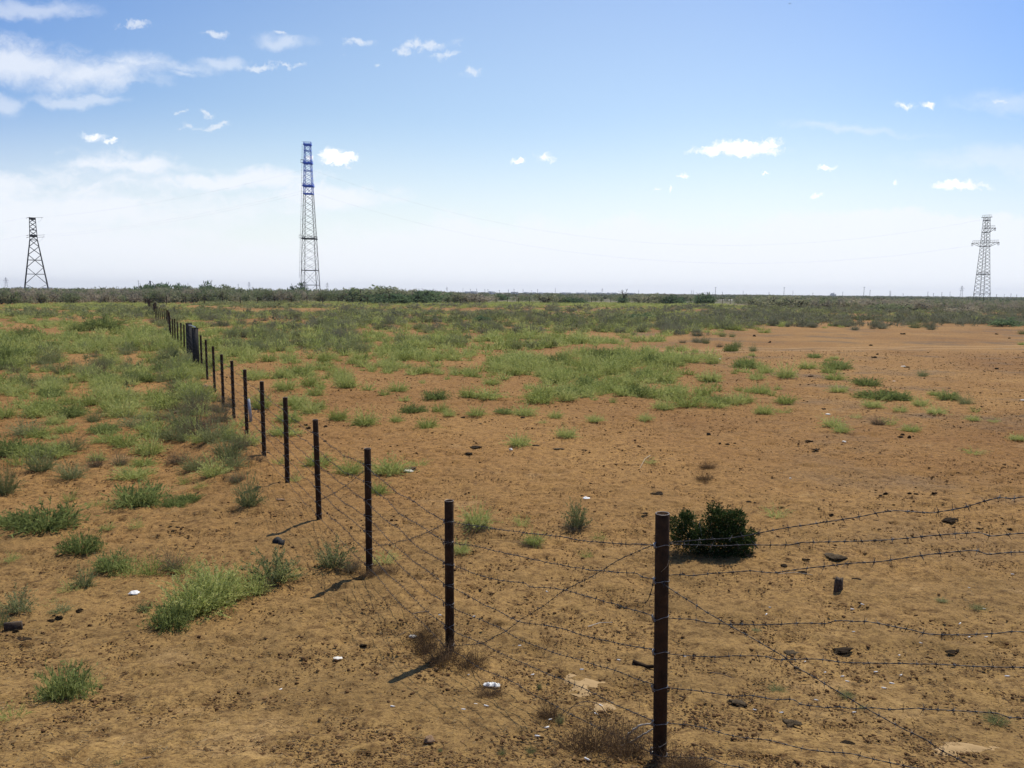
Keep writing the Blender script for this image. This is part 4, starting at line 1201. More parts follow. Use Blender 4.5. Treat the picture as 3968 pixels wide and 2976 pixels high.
for k in range(8):
    p0 = np.array([P1.x, P1.y]) + np.array([.02, .03])
    if k == 1: rightw[k][0] = (2585, 2110)
    pts = [on_plane(a, b, p0, dr) for a, b in rightw[k]]
    e = np.array([P1.x + dr[0] * 2.75, P1.y + dr[1] * 2.75]); last = pts[-1]
    if last[0] < e[0] - .05: pts.append(np.array([e[0], e[1], last[2] + .02 if k < 6 else gh(*e) + .22 - .12 * (k - 6)]))
    strand('barbed_strand', pts, RL[k], 60 + k)
strand('diagonal_barbed_strand', [on_plane(a, b, np.array([P1.x, P1.y]) + np.array([-.03, -.05]), dr) for a, b in diagr], 'slanting barbed strand falling right from the corner post', 80)
strand('diagonal_barbed_strand', [on_plane(a, b, np.array(P1) - off * .5, dl) for a, b in reversed(diagl)], 'slanting barbed strand between the corner post and the second post', 81)
for i, lab in ((1, 'slanting barbed strand between the second and third posts'), (2, 'slanting barbed strand between the third and fourth posts'), (5, 'slanting barbed strand between the sixth and seventh posts')):
    a0 = np.array(posts[i][0].lerp(posts[i][1], .87)) - off; b0 = np.array(posts[i + 1][0].lerp(posts[i + 1][1], .20)) - off
    strand('diagonal_barbed_strand', [a0 * (1 - s_) + b0 * s_ - np.array([0, 0, .05 * math.sin(math.pi * s_)]) for s_ in np.linspace(0, 1, 7)], lab, 82 + i)
e = P1 + Vector((dr[0] * 2.75, dr[1] * 2.75, 0)); e.z = gh(e.x, e.y)
put_post(e, e + Vector((0, 0, 1.55)), HK, 'rusty pipe post just outside the right edge holding the wires')
# loose wire end hanging at the corner post
hp2 = [on_plane(a, b, np.array(P1) + off * 1.5, dl) for a, b in cv([(310, 830), (300, 900), (275, 975), (262, 1010), (222, 1035)], 2400, 1900, 2.37)]
strand('loose_wire_end', hp2, 'short loose wire end hanging on the left of the corner post', 90, cat='wire end')
mb = MB()
c0 = [on_plane(a, b, np.array(P1) + np.array([-.02, -.06, 0]), dl) for a, b in cv([(455, 640), (445, 690), (400, 735), (350, 775), (325, 810), (350, 800), (352, 870), (345, 950)], 2400, 1900, 2.37)]
Q, _ = resample(c0, .02); mb.tube(Q, .0016, 4)
tag(mb.build('tie_wire', M['tie']), 'thin bright wire looped across the face of the corner post', 'wire')

# ------------------------------------------------------------------ towers
def lattice(root, H, prof, ang, panels, lw, bw, mlow, mup=None, zsplit=1e9, xb=True):
    def R(z_): return np.interp(z_, [p[0] for p in prof], [p[1] for p in prof])
    def cn(k, z_): return np.array([R(z_) * math.cos(ang + k * math.pi / 2), R(z_) * math.sin(ang + k * math.pi / 2), z_])
    zs = sorted(set([p[0] for p in prof] + list(panels)))
    for k in range(4):
        for nm, m_, lo, hi in (('leg', mlow, -1, zsplit), ('upper_leg', mup, zsplit, 1e9)):
            zz_ = [v for v in zs if lo - 1e-6 <= v <= hi + 1e-6]
            if zsplit < 1e8 and nm == 'leg': zz_ = sorted(set(zz_ + [zsplit]))
            if zsplit < 1e8 and nm == 'upper_leg': zz_ = sorted(set(zz_ + [zsplit]))
            if len(zz_) < 2 or m_ is None: continue
            mb = MB()
            for a, b in zip(zz_[:-1], zz_[1:]): mb.bar(cn(k, a), cn(k, b), lw * (1 - .35 * a / H))
            mb.build(nm, m_, root)
    for nm, m_, lo, hi in (('bracing', mlow, -1, zsplit), ('upper_bracing', mup, zsplit, 1e9)):
        if m_ is None: continue
        mb = MB()
        for a, b in zip(panels[:-1], panels[1:]):
            if not (lo <= (a + b) / 2 < hi): continue
            for k in range(4):
                w2 = bw * (1.5 if nm == 'upper_bracing' else 1); mb.bar(cn(k, a), cn((k + 1) % 4, b), w2); mb.bar(cn((k + 1) % 4, a), cn(k, b), w2)
        if mb.n: mb.build(nm, m_, root)
    return cn, R
def ring(cn, z_, w, h=None, ext=1.0):
    mb = MB()
    for k in range(4):
        a, b = cn(k, z_) * np.array([ext, ext, 1]), cn((k + 1) % 4, z_) * np.array([ext, ext, 1])
        mb.bar(a, b, w, h)
    return mb
def railing(cn, z_, ext=1.15, h=1.1, w=.07, n=4):
    mb = MB()
    for k in range(4):
        a, b = cn(k, z_) * np.array([ext, ext, 1]), cn((k + 1) % 4, z_) * np.array([ext, ext, 1])
        for dz in (h, h * .55): mb.bar(a + [0, 0, dz], b + [0, 0, dz], w)
        for q in range(n): s_ = q / n; mb.bar(a * (1 - s_) + b * s_, a * (1 - s_) + b * s_ + [0, 0, h], w)
    return mb
def platform(root, cn, z_, m_, ext=1.12, rail=True, thick=.35, rw=.07):
    mb = ring(cn, z_, .3, thick, ext)
    c = [cn(k, z_) * np.array([ext, ext, 1]) for k in range(4)]
    for s_ in np.linspace(.1, .9, 7): mb.bar(c[0] * (1 - s_) + c[1] * s_, c[3] * (1 - s_) + c[2] * s_, .16, .06)
    p = mb.build('platform', m_, root)
    if rail: railing(cn, z_, ext, w=rw).build('railing', m_, p)

# centre tower
yd = 350.; d = ray(1204, 1150); xt = d.x / d.y * yd
az = math.atan2(xt, yd)
root = link('lattice_tower', None, (xt, yd, 0), None, (0, 0, -az))
tag(root, 'tallest lattice tower, painted blue at the top, left of centre', 'lattice tower')
CT = (xt, yd, az)
pan = [0, 5.8, 12.2] + list(np.linspace(12.2, 25.9, 5)[1:]) + list(np.linspace(25.9, 45, 8)[1:]) + [48.5] + list(np.linspace(48.5, 58.2, 6)[1:]) + list(np.linspace(58.2, 66, 5)[1:])
cn, Rf = lattice(root, 67, [(0, 5.05), (45, 2.6), (66, 1.72)], rad(31.6), pan, .27, .09, M['steel_dark'], M['steel_blue'], 45.0)
for z_ in (5.8, 12.2): ring(cn, z_, .26).build('cross_girder', M['steel_dark'], root)
platform(root, cn, 25.9, M['steel_dark'], 1.1)
for z_ in (48.5, 58.2, 66.0): platform(root, cn, z_, M['steel_blue'], 1.18, True, .6, .09)
ring(cn, 45.2, .3, .4).build('cross_girder', M['steel_blue'], root); ring(cn, 55.0, .2, .25).build('cross_girder', M['steel_blue'], root); ring(cn, 63.5, .2, .25).build('cross_girder', M['steel_blue'], root)
mb = MB()
lx = lambda z_: np.array([-(Rf(z_) * .86 + .75), 0, z_])
for o_ in (-.3, .3):
    for a in np.arange(9, 66, 3.): mb.bar(lx(a) + [0, o_, 0], lx(a + 3) + [0, o_, 0], .08)
for a in np.arange(9, 68, 1.1): mb.bar(lx(a) + [-.32, 0, 0], lx(a) + [.32, 0, 0], .06)
for a in np.arange(10, 66, 6): mb.bar(lx(a), lx(a) + [1.0, 0, 0], .07)
mb.build('ladder', M['steel_grey'], root)
mb = MB()
for z_ in (26.2, 58.4):
    e = np.array([-(Rf(z_) * .86 + 1.3), 0, z_])
    for dz in (0, 1.2): mb.bar(e + [0, -.5, dz], e + [1.3, -.5, dz], .09); mb.bar(e + [0, .5, dz], e + [1.3, .5, dz], .09)
    mb.bar(e + [0, 0, 0], e + [0, 0, 1.2], .09)
mb.build('ladder_landing', M['steel_dark'], root)

# right tower
yd = 330.; d = ray(3803, 1170); xt = d.x / d.y * yd; az = math.atan2(xt, yd)
root = link('lattice_tower', None, (xt, yd, 0), None, (0, rad(-.6), -az + 0))
tag(root, 'grey lattice pylon with cross-arm platforms on the far right', 'lattice pylon')
RT = (xt, yd, az)
pan = [0, 4.4] + list(np.linspace(4.4, 12.4, 6)[1:]) + list(np.linspace(12.4, 24.0, 9)[1:]) + [25.6] + list(np.linspace(25.6, 29.7, 4)[1:]) + [31.4] + list(np.linspace(31.4, 34.5, 3)[1:]) + [35.8]
cn, Rf = lattice(root, 36, [(0, 3.29), (24, 1.75), (35.8, 1.28)], rad(13), pan, .20, .065, M['steel_dark'])
for z_ in (1.0, 4.4, 24.0, 29.7, 34.5): ring(cn, z_, .17).build('cross_girder', M['steel_dark'], root)
platform(root, cn, 12.4, M['steel_dark'], 1.0, True, .2, .05)
def arm(root, z_, l, r, drop, up=1.0):
    mb = MB()
    for s_ in (-.6, .6):
        mb.bar((-l, s_ * .6, z_), (r, s_ * .6, z_), .16)
        for e in ((-l, -1), (r, 1)):
            if abs(e[0]) > 2: mb.bar((e[0], s_ * .6, z_), (e[1] * Rf(z_ - drop) * .95, s_, z_ - drop), .12); mb.bar((e[0] * .6, s_, z_), (e[1] * Rf(z_ - drop) * .95, s_, z_ - drop), .07); mb.bar((e[0] * .75, s_, z_), (e[1] * Rf(z_ - drop) * .95, s_, z_ - drop * .55), .05)
    for x_ in np.arange(-l, r + .01, .8): mb.bar((x_, -.36, z_), (x_, .36, z_), .07)
    a = mb.build('cross_arm', M['steel_dark'], root)
    mb = MB()
    for s_ in (-.5, .5):
        mb.bar((-l + .3, s_, z_ + up), (r - .3, s_, z_ + up), .05); mb.bar((-l + .3, s_, z_ + up * .5), (r - .3, s_, z_ + up * .5), .03)
    for x_ in np.linspace(-l + .3, r - .3, max(4, int((l + r) / .7))): mb.bar((x_, -.5, z_), (x_, -.5, z_ + up), .04)
    mb.build('railing', M['steel_dark'], a)
    return a
arm(root, 25.4, 4.9, 5.0, 1.6); arm(root, 31.3, 1.0, 3.4, 1.6); arm(root, 35.8, 1.95, 1.95, 1.2, .9)
for x_, z_ in ((-4.8, 25.4), (-4.4, 25.4), (4.5, 25.4), (4.9, 25.4), (2.9, 31.3), (3.3, 31.3)):
    mb = MB(); mb.tube([(x_, 0, z_ - .1), (x_, 0, z_ - 1.2)], .09, 6); mb.build('insulator', M['insulator'], root)

# left tower
yd = 400.; d = ray(143, 1140); xt = d.x / d.y * yd; az = math.atan2(xt, yd)
root = link('lattice_tower', None, (xt, yd, -.5), None, (0, 0, -az))
tag(root, 'dark broad-legged lattice pylon with open crosses on the far left', 'lattice pylon')
LT = (xt, yd, az)
pan = [0, 5.9, 14.3, 20.5, 24.6, 27.9, 30.0, 32.2, 34.4, 36.6, 38.4]
r2 = math.sqrt(2)
cn, Rf = lattice(root, 39, [(0, 5.45 * r2), (5.9, 4.8 * r2), (27.9, 1.64 * r2), (39, 1.28 * r2)], rad(45), pan, .42, .17, M['steel_dark'])
for z_ in (2.3, 10.9, 17.9, 27.9, 32.8): ring(cn, z_, .2).build('cross_girder', M['steel_grey'] if z_ > 30 else M['steel_dark'], root)
for z_ in (29.9, 38.4): ring(cn, z_, .25, 1.0, 1.04).build('cross_plate', M['steel_dark'], root)
for z_, n__ in ((38.9, 1), (30.3, 2), (29.3, 2)):
    for s_, L in ((-1, 1.2), (1, 3.0)):
        mb = MB(); a = np.array([s_ * (Rf(z_) / r2 + .2), 0, z_]); b = a + [s_ * L, 0, (.28 if s_ > 0 else -.45)]
        for q in np.linspace(0, 1, 9): mb.lumps(a * (1 - q) + b * q, .12, .12, .12, 3, 5, 6, 0)
        mb.bar(a, b, .08); mb.build('insulator', M['insulator'], root)
mb = MB(); mb.tube([(Rf(38) / r2 + 3, 0, 39.2), (Rf(38) / r2 + 2.2, 0, 37.6), (Rf(38) / r2 + 1, 0, 36.8)], .035, 3)
mb.tube([(Rf(30) / r2 + 3, 0, 30.4), (Rf(30) / r2 + 2, 0, 28.2), (Rf(30) / r2 + .6, 0, 27)], .035, 3)
mb.build('jumper_wire', M['steel_grey'], root)

def tw(TT, x_, z_, y_=0):
    return np.array([TT[0] + x_ * math.cos(TT[2]) + y_ * math.sin(TT[2]), TT[1] - x_ * math.sin(TT[2]) + y_ * math.cos(TT[2]), z_])
def cable(a, b, sag, label, r=.011):
    s_ = np.linspace(0, 1, 60)[:, None]
    P = a * (1 - s_) + b * s_; P[:, 2] -= sag * 4 * (s_[:, 0] * (1 - s_[:, 0]))
    mb = MB(); mb.tube(P, r, 3); tag(mb.build('power_cable', M['steel_grey']), label, 'cable')
cable(tw(LT, 4.6, 38.9), tw(CT, -1.6, 55.5), 2.7, 'upper power cable between the left pylon and the blue-topped tower')
cable(tw(LT, 5.2, 30.1), tw(CT, -2.2, 46.6, .8), 2.7, 'lower power cable between the left pylon and the blue-topped tower, upper of the pair')
cable(tw(LT, 5.2, 29.1), tw(CT, -2.2, 45.4, -.8), 2.7, 'lowest power cable between the left pylon and the blue-topped tower')
cable(tw(CT, 1.6, 55.5), tw(RT, -1.9, 35), 20, 'upper power cable sagging from the blue-topped tower to the right pylon')
cable(tw(CT, 2.2, 45.8), tw(RT, -4.6, 24.5), 17, 'lower power cable sagging from the blue-topped tower to the right pylon')
cable(tw(LT, -2.8, 38.2), np.array([-420., 480., 36.]), 4, 'upper power cable leaving the left pylon towards the left edge')
cable(tw(LT, -2.8, 29.6), np.array([-420., 480., 27.]), 4, 'lower power cable leaving the left pylon towards the left edge')

# ------------------------------------------------------------------ the horizon: pylons, poles, houses
def far_pylon(px, top, yd, label, group=None):
    d = ray(px, top); t = yd / d.y; x_ = d.x * t; H_ = CAMZ + d.z * t
    root = link('distant_pylon', None, (x_, yd, 0), None, (0, 0, -math.atan2(x_, yd)))
    tag(root, label, 'distant pylon', group)
    w = H_ * .12
    mb = MB()
    for s_ in (-1, 1):
        for t_ in (-1, 1): mb.bar((s_ * w, t_ * w, 0), (s_ * w * .12, t_ * w * .12, H_), H_ * .012)
    for k in range(7):
        a, b = k / 7, (k + 1) / 7
        mb.bar((-w * (1 - .88 * a), -w * (1 - .88 * a), H_ * a), (w * (1 - .88 * b), -w * (1 - .88 * b), H_ * b), H_ * .008); mb.bar((w * (1 - .88 * a), -w * (1 - .88 * a), H_ * a), (-w * (1 - .88 * b), -w * (1 - .88 * b), H_ * b), H_ * .008)
    mb.build('mast', M['steel_grey'], root)
    for z_, l in ((.62, .15), (.76, .20), (.88, .13)):
        mb = MB(); mb.bar((-l * H_, 0, z_ * H_), (l * H_, 0, z_ * H_), H_ * .012); mb.bar((-l * H_, 0, z_ * H_), (0, 0, (z_ + .06) * H_), H_ * .006); mb.bar((l * H_, 0, z_ * H_), (0, 0, (z_ + .06) * H_), H_ * .006)
        mb.build('cross_arm', M['steel_grey'], root)
def far_pole(px, top, yd, wide=.22):
    d = ray(px, top); t = yd / d.y; x_ = d.x * t; H_ = CAMZ + d.z * t
    root = link('distant_pole', None, (x_, yd, 0), None, (0, 0, -math.atan2(x_, yd)))
    tag(root, 'thin distant utility pole on the horizon', 'utility pole', 'poles on the horizon')
    mb = MB(); mb.tube([(0, 0, -.2), (0, 0, H_)], [wide * 1.3, wide * .8], 6); mb.build('pole', M['pole'], root)
    mb = MB(); mb.bar((-1.3, 0, H_ - .8), (1.3, 0, H_ - .8), .2); mb.build('crossbar', M['pole'], root)
far_pylon(3728, 1107, 1300, 'three-armed lattice pylon on the horizon left of the right tower')
far_pylon(22, 1075, 1100, 'tall thin pylon on the horizon at the far left')
far_pylon(1268, 1095, 1300, 'thin pylon on the horizon just right of the blue-topped tower')
far_pylon(1732, 1111, 1300, 'thin pylon on the horizon left of centre, above the bushes')
far_pylon(965, 1092, 1500, 'faint pylon on the horizon left of the blue-topped tower')
far_pylon(2334, 1117, 1500, 'thin pylon on the horizon left of the dead tree')
for px, top in ((536, 1086), (923, 1100), (1794, 1118), (1823, 1119), (1847, 1118), (1879, 1120), (1891, 1121), (1935, 1124), (1970, 1122), (1992, 1119), (2027, 1120), (2060, 1125), (2083, 1120), (2152, 1116), (2270, 1124), (2475, 1125),
                (2680, 1125), (2687, 1126), (2773, 1112), (2880, 1127), (3039, 1112), (3073, 1127), (3266, 1131), (3349, 1111), (3372, 1124), (3449, 1126), (3452, 1130), (3500, 1137), (3596, 1130), (3617, 1136), (3650, 1132), (3682, 1131), (3838, 1133), (3862, 1140),
                (3892, 1140), (3918, 1137), (3940, 1141), (2800, 1130), (2980, 1131), (3150, 1134)):
    far_pole(px, top, 900 if top < 1116 else random.uniform(1200, 1700), .22 if top < 1116 else .30)
rg = np.random.default_rng(5)
def house(px, yd, w, h, label, group=None, wall='house', roof='roof'):
    d = ray(px, 1138); x_ = d.x / d.y * yd
    root = link('distant_house', None, (x_, yd, 0), None, (0, 0, -math.atan2(x_, yd) + rg.uniform(-.3, .3)))
    tag(root, label, 'house', group)
    mb = MB(); mb.box((0, 0, h / 2 - .2), w, w * .6, h + .4); mb.build('wall', M[wall], root)
    mb = MB(); a = w / 2 + .3; b = w * .3 + .3
    mb.add([(-a, -b, h), (a, -b, h), (a, b, h), (-a, b, h), (-a, 0, h + w * .16), (a, 0, h + w * .16)], [(0, 1, 5, 4), (2, 3, 4, 5), (3, 2, 1, 0)], [(0, 4, 3), (1, 2, 5)]); mb.build('roof', M[roof], root)
    for q in (-.3, 0, .3):
        mb = MB(); mb.box((q * w, -w * .3 - .03, h * .55), w * .1, .06, h * .35); mb.build('window', M['glass'], root)
hx = [1812, 1822, 1838, 1905, 1990, 2000, 2040, 2070, 2096, 2176, 2188, 2205, 2245, 2262, 2285, 2306, 2320, 2345, 2362, 2380, 2440, 2452]
for i, px in enumerate(hx):
    house(px, rg.uniform(1250, 1500), rg.uniform(5, 10), rg.uniform(2.6, 3.6), 'small whitish house on the horizon near the centre', 'white houses on the horizon')
for px in (55, 75, 95, 118, 180, 186, 205):
    house(px, 1300, rg.uniform(6, 11), 3.4, 'pale low house on the horizon behind the left pylon', 'houses behind the left pylon')
# apartment-like block far right
d = ray(3228, 1140); yd = 2000.; x_ = d.x / d.y * yd
root = link('distant_building', None, (x_, yd, 0), None, (0, 0, -math.atan2(x_, yd)))
tag(root, 'pale grey stepped block standing alone on the right horizon', 'building')
mb = MB(); mb.box((0, 0, 3), 14, 9, 6.4); mb.box((-1.5, 0, 7.4), 8, 7, 2.4); mb.box((2, 0, 9), 4, 5, 1.2); mb.build('wall', M['house'], root)
for q in range(4):
    for w_ in range(2): mb = MB(); mb.box((-5 + q * 3.3, -4.53, 1.6 + w_ * 2.6), 1.4, .06, 1.2); mb.build('window', M['glass'], root)
rg = np.random.default_rng(6)
for i in range(24):
    px = float(rg.choice([rg.uniform(0, 260), rg.uniform(2180, 2400), rg.uniform(1820, 2250), rg.uniform(2440, 3950)])); yd = rg.uniform(900, 1500)
    d = ray(px, 1130); x_ = d.x / d.y * yd
    hh = rg.uniform(2, 4.0) * yd / 1100
    root = link('distant_tree', None, (x_, yd, 0), None, (0, 0, rg.uniform(0, 6)), (hh * rg.uniform(1.6, 3), hh * 1.6, hh))
    link('crown', MESH['tree'][i % 2], parent=root); link('trunk', TS[i % 3], parent=root)
    tag(root, 'low dark tree clump on the distant horizon', 'distant tree', 'tree clumps on the horizon')
root = link('distant_tree', None, (900 * (3938 - CX) / F, 900, 0), None, (0, 0, 1), (13, 8, 3.8)); link('crown', MESH['tree'][0], parent=root); link('trunk', TS[0], parent=root)
tag(root, 'dark tree clump on the horizon at the right edge', 'distant tree')
root = link('chimney', None, (520 * (589 - CX) / F, 520, 0)); tag(root, 'stubby dark chimney among the skyline trees on the left', 'chimney')
mb = MB(); mb.tube([(0, 0, 0), (0, 0, 8.3)], [.55, .45], 10); mb.build('stack', M['steel_dark'], root); mb = MB(); mb.tube([(0, 0, 8.3), (0, 0, 8.8)], [.6, .6], 10); mb.build('cap', M['steel_dark'], root)

# ------------------------------------------------------------------ stones, dung, litter
def size_at(px, py, w):
    p = gp(px, py); dist = p.y * math.cos(rad(PITCH)) + (CAMZ - p.z) * math.sin(rad(PITCH))
    return p, w / F * dist
def lump_obj(name, px, py, w, h, m_, label, cat, group=None, seed=None, amp=.25, flat=.35, deep=.7):
    p, W = size_at(px, py, w); _, H_ = size_at(px, py, h)
    sl = math.sin(math.atan2(CAMZ - p.z, p.y))
    Hz = max(H_ - W * deep * sl * .8, W * .16)
    mb = MB(); mb.lumps((0, 0, 0), .5, .5 * deep, 1, seed or random.randrange(9999), 15, 22, amp, .25)
    me = mb.mesh(name, m_, True)
    o = link(name, me, (p.x, p.y + W * deep * .4, p.z + Hz * .15), None, (0, 0, random.uniform(-.3, .3)), (W, W, Hz * .55))
    return tag(o, label, cat, group)
lump_obj('egg_stone', 1600, 2472, 34, 18, M['pale'], 'smooth white oval stone left of the second post', 'stone', amp=.03)
lump_obj('rock', 1661, 2885, 36, 40, M['rock'], 'angular brown rock near the bottom edge', 'rock', seed=4, amp=.45, deep=.8)
lump_obj('rock', 1881, 2180, 18, 12, M['rock'], 'small brown stone above the second wire', 'rock', amp=.3)
lump_obj('rock', 1979, 1746, 16, 15, M['pale'], 'pale stone below the yellow-green tuft on bare soil', 'rock', amp=.3)
lump_obj('rock', 1308, 2556, 36, 12, M['pale'], 'flat pale stone on the open slope lower left', 'rock', amp=.3)
lump_obj('rock', 1611, 2278, 16, 8, M['pale'], 'small flat white stone above the dark stick', 'rock', amp=.2)
lump_obj('rock', 3210, 1607, 22, 7, M['pale'], 'flat white stone on bare soil right of the middle patch', 'rock', amp=.15)
lump_obj('rock', 3272, 1714, 16, 9, M['pale'], 'small pale stone in the middle of the right field', 'rock', amp=.3)
lump_obj('rock', 2790, 1393, 12, 5, M['pale'], 'white stone by the green tufts high in the right field', 'rock', amp=.2)
lump_obj('rock', 3465, 1478, 12, 4, M['pale'], 'tiny white flat stone above the long low tuft', 'rock', amp=.2)
lump_obj('rock', 1580, 1830, 34, 14, M['pale'], 'pale stone under the dark lump right of the third post', 'rock', amp=.4)
lump_obj('rock', 3063, 1855, 10, 6, M['pale'], 'tiny white stone in the mid right field', 'rock', amp=.2)
lump_obj('rock', 785, 1500, 50, 16, M['rock'], 'reddish earth lump with a pale top beside the fence', 'rock', amp=.4)
lump_obj('rock', 690, 1602, 40, 14, M['rock'], 'brown earth lump among the shrubs left of the fence', 'rock', amp=.4)
lump_obj('rock', 960, 1722, 50, 24, M['rock'], 'broad earth lump by the sixth post', 'rock', amp=.4)
lump_obj('rock', 1085, 1940, 30, 12, M['rock'], 'pale earth lump left of the fourth post foot', 'rock', amp=.4)
DUNG = [(3240, 2166, 72, 28, 1, 'largest knobbly pale dung pat, beyond the third wire'), (3067, 2538, 58, 24, 1, 'rounded dung pat touching the slanting wire'), (3268, 2535, 76, 26, 0, 'dark ragged dung pat right of the rounded one'),
        (2863, 2734, 68, 30, 1, 'brown hollow dung pat left above the lowest wires'), (3076, 2816, 66, 36, 1, 'brown cracked dung pat between the two lowest wires'), (3290, 2890, 48, 22, 0, 'dark flat dung pat near the bottom right'),
        (3688, 2531, 40, 15, 0, 'dark dung pat near the right edge, left of a pair'), (3740, 2531, 46, 6, 0, 'long thin dark crack-like pat near the right edge'), (3769, 2706, 36, 14, 0, 'dark pat below the kinked wire on the right'),
        (3116, 2226, 32, 18, 0, 'black lump just under the third wire'), (3039, 2198, 28, 16, 0, 'black lump left of the largest pat'), (2987, 2175, 24, 12, 0, 'small black lump left of two bigger ones'), (3127, 2172, 26, 12, 0, 'black lump touching the left of the largest pat'),
        (3320, 2250, 40, 9, 0, 'flat black pat right of the stump'), (3435, 1917, 18, 12, 0, 'black dung ball, second in the scattered row'), (3413, 1924, 14, 9, 0, 'black dung ball, leftmost in the scattered row'),
        (3525, 1915, 14, 9, 0, 'black dung ball in the middle of the scattered row, upper'), (3549, 1918, 16, 10, 0, 'black dung ball in the middle of the scattered row, right'), (3534, 1931, 12, 6, 0, 'black dung ball in the scattered row, lower'),
        (3620, 1916, 18, 11, 0, 'black dung ball right of the middle of the row'), (3756, 1917, 18, 7, 0, 'black dung ball, rightmost in the scattered row'), (3223, 2000, 16, 12, 0, 'black dung ball alone above the top wire'),
        (3401, 2022, 28, 8, 0, 'flat dark pat between the two upper wires'), (3690, 2020, 52, 15, 0, 'dark elongated pat close to the top wire on the right'), (3800, 2052, 20, 10, 0, 'black lump near the second wire on the right'), (3917, 2052, 17, 11, 0, 'black lump near the right edge above the second wire'),
        (2903, 1949, 24, 10, 0, 'black flat pat right of the dark cut bush'), (2925, 1949, 10, 6, 0, 'tiny black crumb beside the flat pat'), (2790, 1722, 10, 9, 0, 'black lump left of three in mid field'), (2820, 1724, 18, 8, 0, 'middle black lump of three in mid field'), (2850, 1722, 14, 8, 0, 'right black lump of three in mid field'),
        (2747, 1690, 18, 18, 0, 'dark upright lump in the middle of the bare soil'), (3165, 1745, 26, 5, 0, 'thin dark flat pat above the mid right field'), (3137, 1711, 30, 5, 0, 'thin dark flat pat left of the small pale stone'),
        (3500, 1688, 12, 10, 0, 'black crumb, upper of the group right of the field'), (3492, 1696, 20, 10, 0, 'black crumb, lower of the group right of the field'), (3525, 1697, 12, 10, 0, 'black crumb, right of the group right of the field'),
        (3195, 1587, 18, 9, 0, 'black lump above the flat white stone'), (3570, 1615, 14, 8, 0, 'dark brown lump below the wide group'), (3145, 1459, 22, 7, 0, 'dark flat stone left of the right tufts'),
        (2923, 1304, 11, 8, 0, 'black lump on the open soil below the scrub'), (2983, 1328, 11, 7, 0, 'black lump right of and below the other on open soil'), (3377, 1340, 11, 8, 0, 'reddish black lump alone in the bare right field'),
        (3388, 1387, 16, 10, 0, 'brown black lump, lower of a pair in bare right field'), (3401, 1375, 10, 6, 0, 'brown black lump, upper of a pair in bare right field'), (3500, 1296, 24, 8, 0, 'dark debris near the scrub edge'), (3862, 1296, 10, 5, 0, 'small dark lump near the right scrub edge'),
        (3913, 1312, 10, 5, 0, 'small dark lump right under the scrub edge'), (3865, 1432, 16, 8, 0, 'dark brown lump far right in bare soil'), (3682, 1508, 12, 6, 0, 'black lump above the far right pair of tufts'), (3516, 1424, 18, 5, 0, 'dark lump beside a pink scrap'),
        (1792, 1620, 24, 9, 0, 'flat black pat right of the front row tufts'), (2028, 1623, 20, 10, 0, 'black lump under the spreading tuft'), (1859, 1644, 18, 6, 0, 'black crumb pat left of centre'), (1840, 1736, 44, 9, 0, 'brown ragged pat above the dark flat one'), (1814, 1760, 32, 9, 0, 'dark olive flat pat left of the pale stone'),
        (2085, 1733, 40, 8, 0, 'dark flat pat right of the yellow-green tuft'), (2166, 1743, 34, 8, 1, 'grey flat pat in a row right of centre'), (2268, 1747, 28, 5, 0, 'dark thin pat, last of the row right of centre'), (2550, 1917, 40, 14, 0, 'dark ragged pat above the corner post'), (2500, 1992, 26, 9, 0, 'dark lump above the corner post top left'),
        (1588, 1822, 50, 16, 1, 'brown lump resting on the pale stone near the third post'), (1407, 2505, 26, 14, 0, 'round dark dropping on the trampled soil under the wires'),
        (303, 2371, 28, 18, 0, 'black round lump, rightmost on the lower left slope'), (206, 2390, 18, 12, 0, 'black lump, upper of three on the left slope'), (226, 2398, 28, 16, 0, 'black lump, right of three on the left slope'), (196, 2408, 22, 12, 0, 'black lump, lower of three on the left slope'),
        (54, 2454, 24, 18, 0, 'black round lump under the dark plank'), (82, 2484, 44, 16, 0, 'brown-black lump below the plank on the left slope'), (60, 2122, 20, 8, 0, 'dark pat at the left edge under the widest tuft'), (42, 2068, 26, 8, 0, 'black flat pat under the left feathery tuft'),
        (1195, 1663, 18, 14, 0, 'dark ring-shaped dropping left of the third post line'), (1186, 1650, 12, 10, 0, 'small dark dropping above the ring-shaped one'), (1262, 1655, 16, 9, 0, 'dark dropping right of the fourth post top'), (1258, 1713, 12, 9, 0, 'dark dropping right of the fourth post'),
        (1302, 1717, 12, 6, 0, 'small brown dropping further right of the fourth post')]
for px, py, w, h, c, lab in DUNG:
    lump_obj('dung_pat', px, py, w, h, M['dungpale' if c else 'dung'], lab, 'dung pat', None, None, .5)
rg = np.random.default_rng(8)
for i in range(26):
    px, py = 645 + rg.normal() * 26, 2040 + rg.normal() * 12
    lump_obj('dung_crumb', px, py, rg.uniform(7, 16), rg.uniform(4, 8), M['dung'], 'black crumb in the pile of crumbs on the left slope', 'dung crumb', 'black crumbs on the left slope')
for i in range(14):
    px, py = 440 + rg.normal() * 50, 2245 + rg.normal() * 8
    lump_obj('dung_crumb', px, py, rg.uniform(7, 16), rg.uniform(4, 8), M['dung'], 'black crumb below the blue-green tuft on the left slope', 'dung crumb', 'black crumbs below the blue-green tuft')

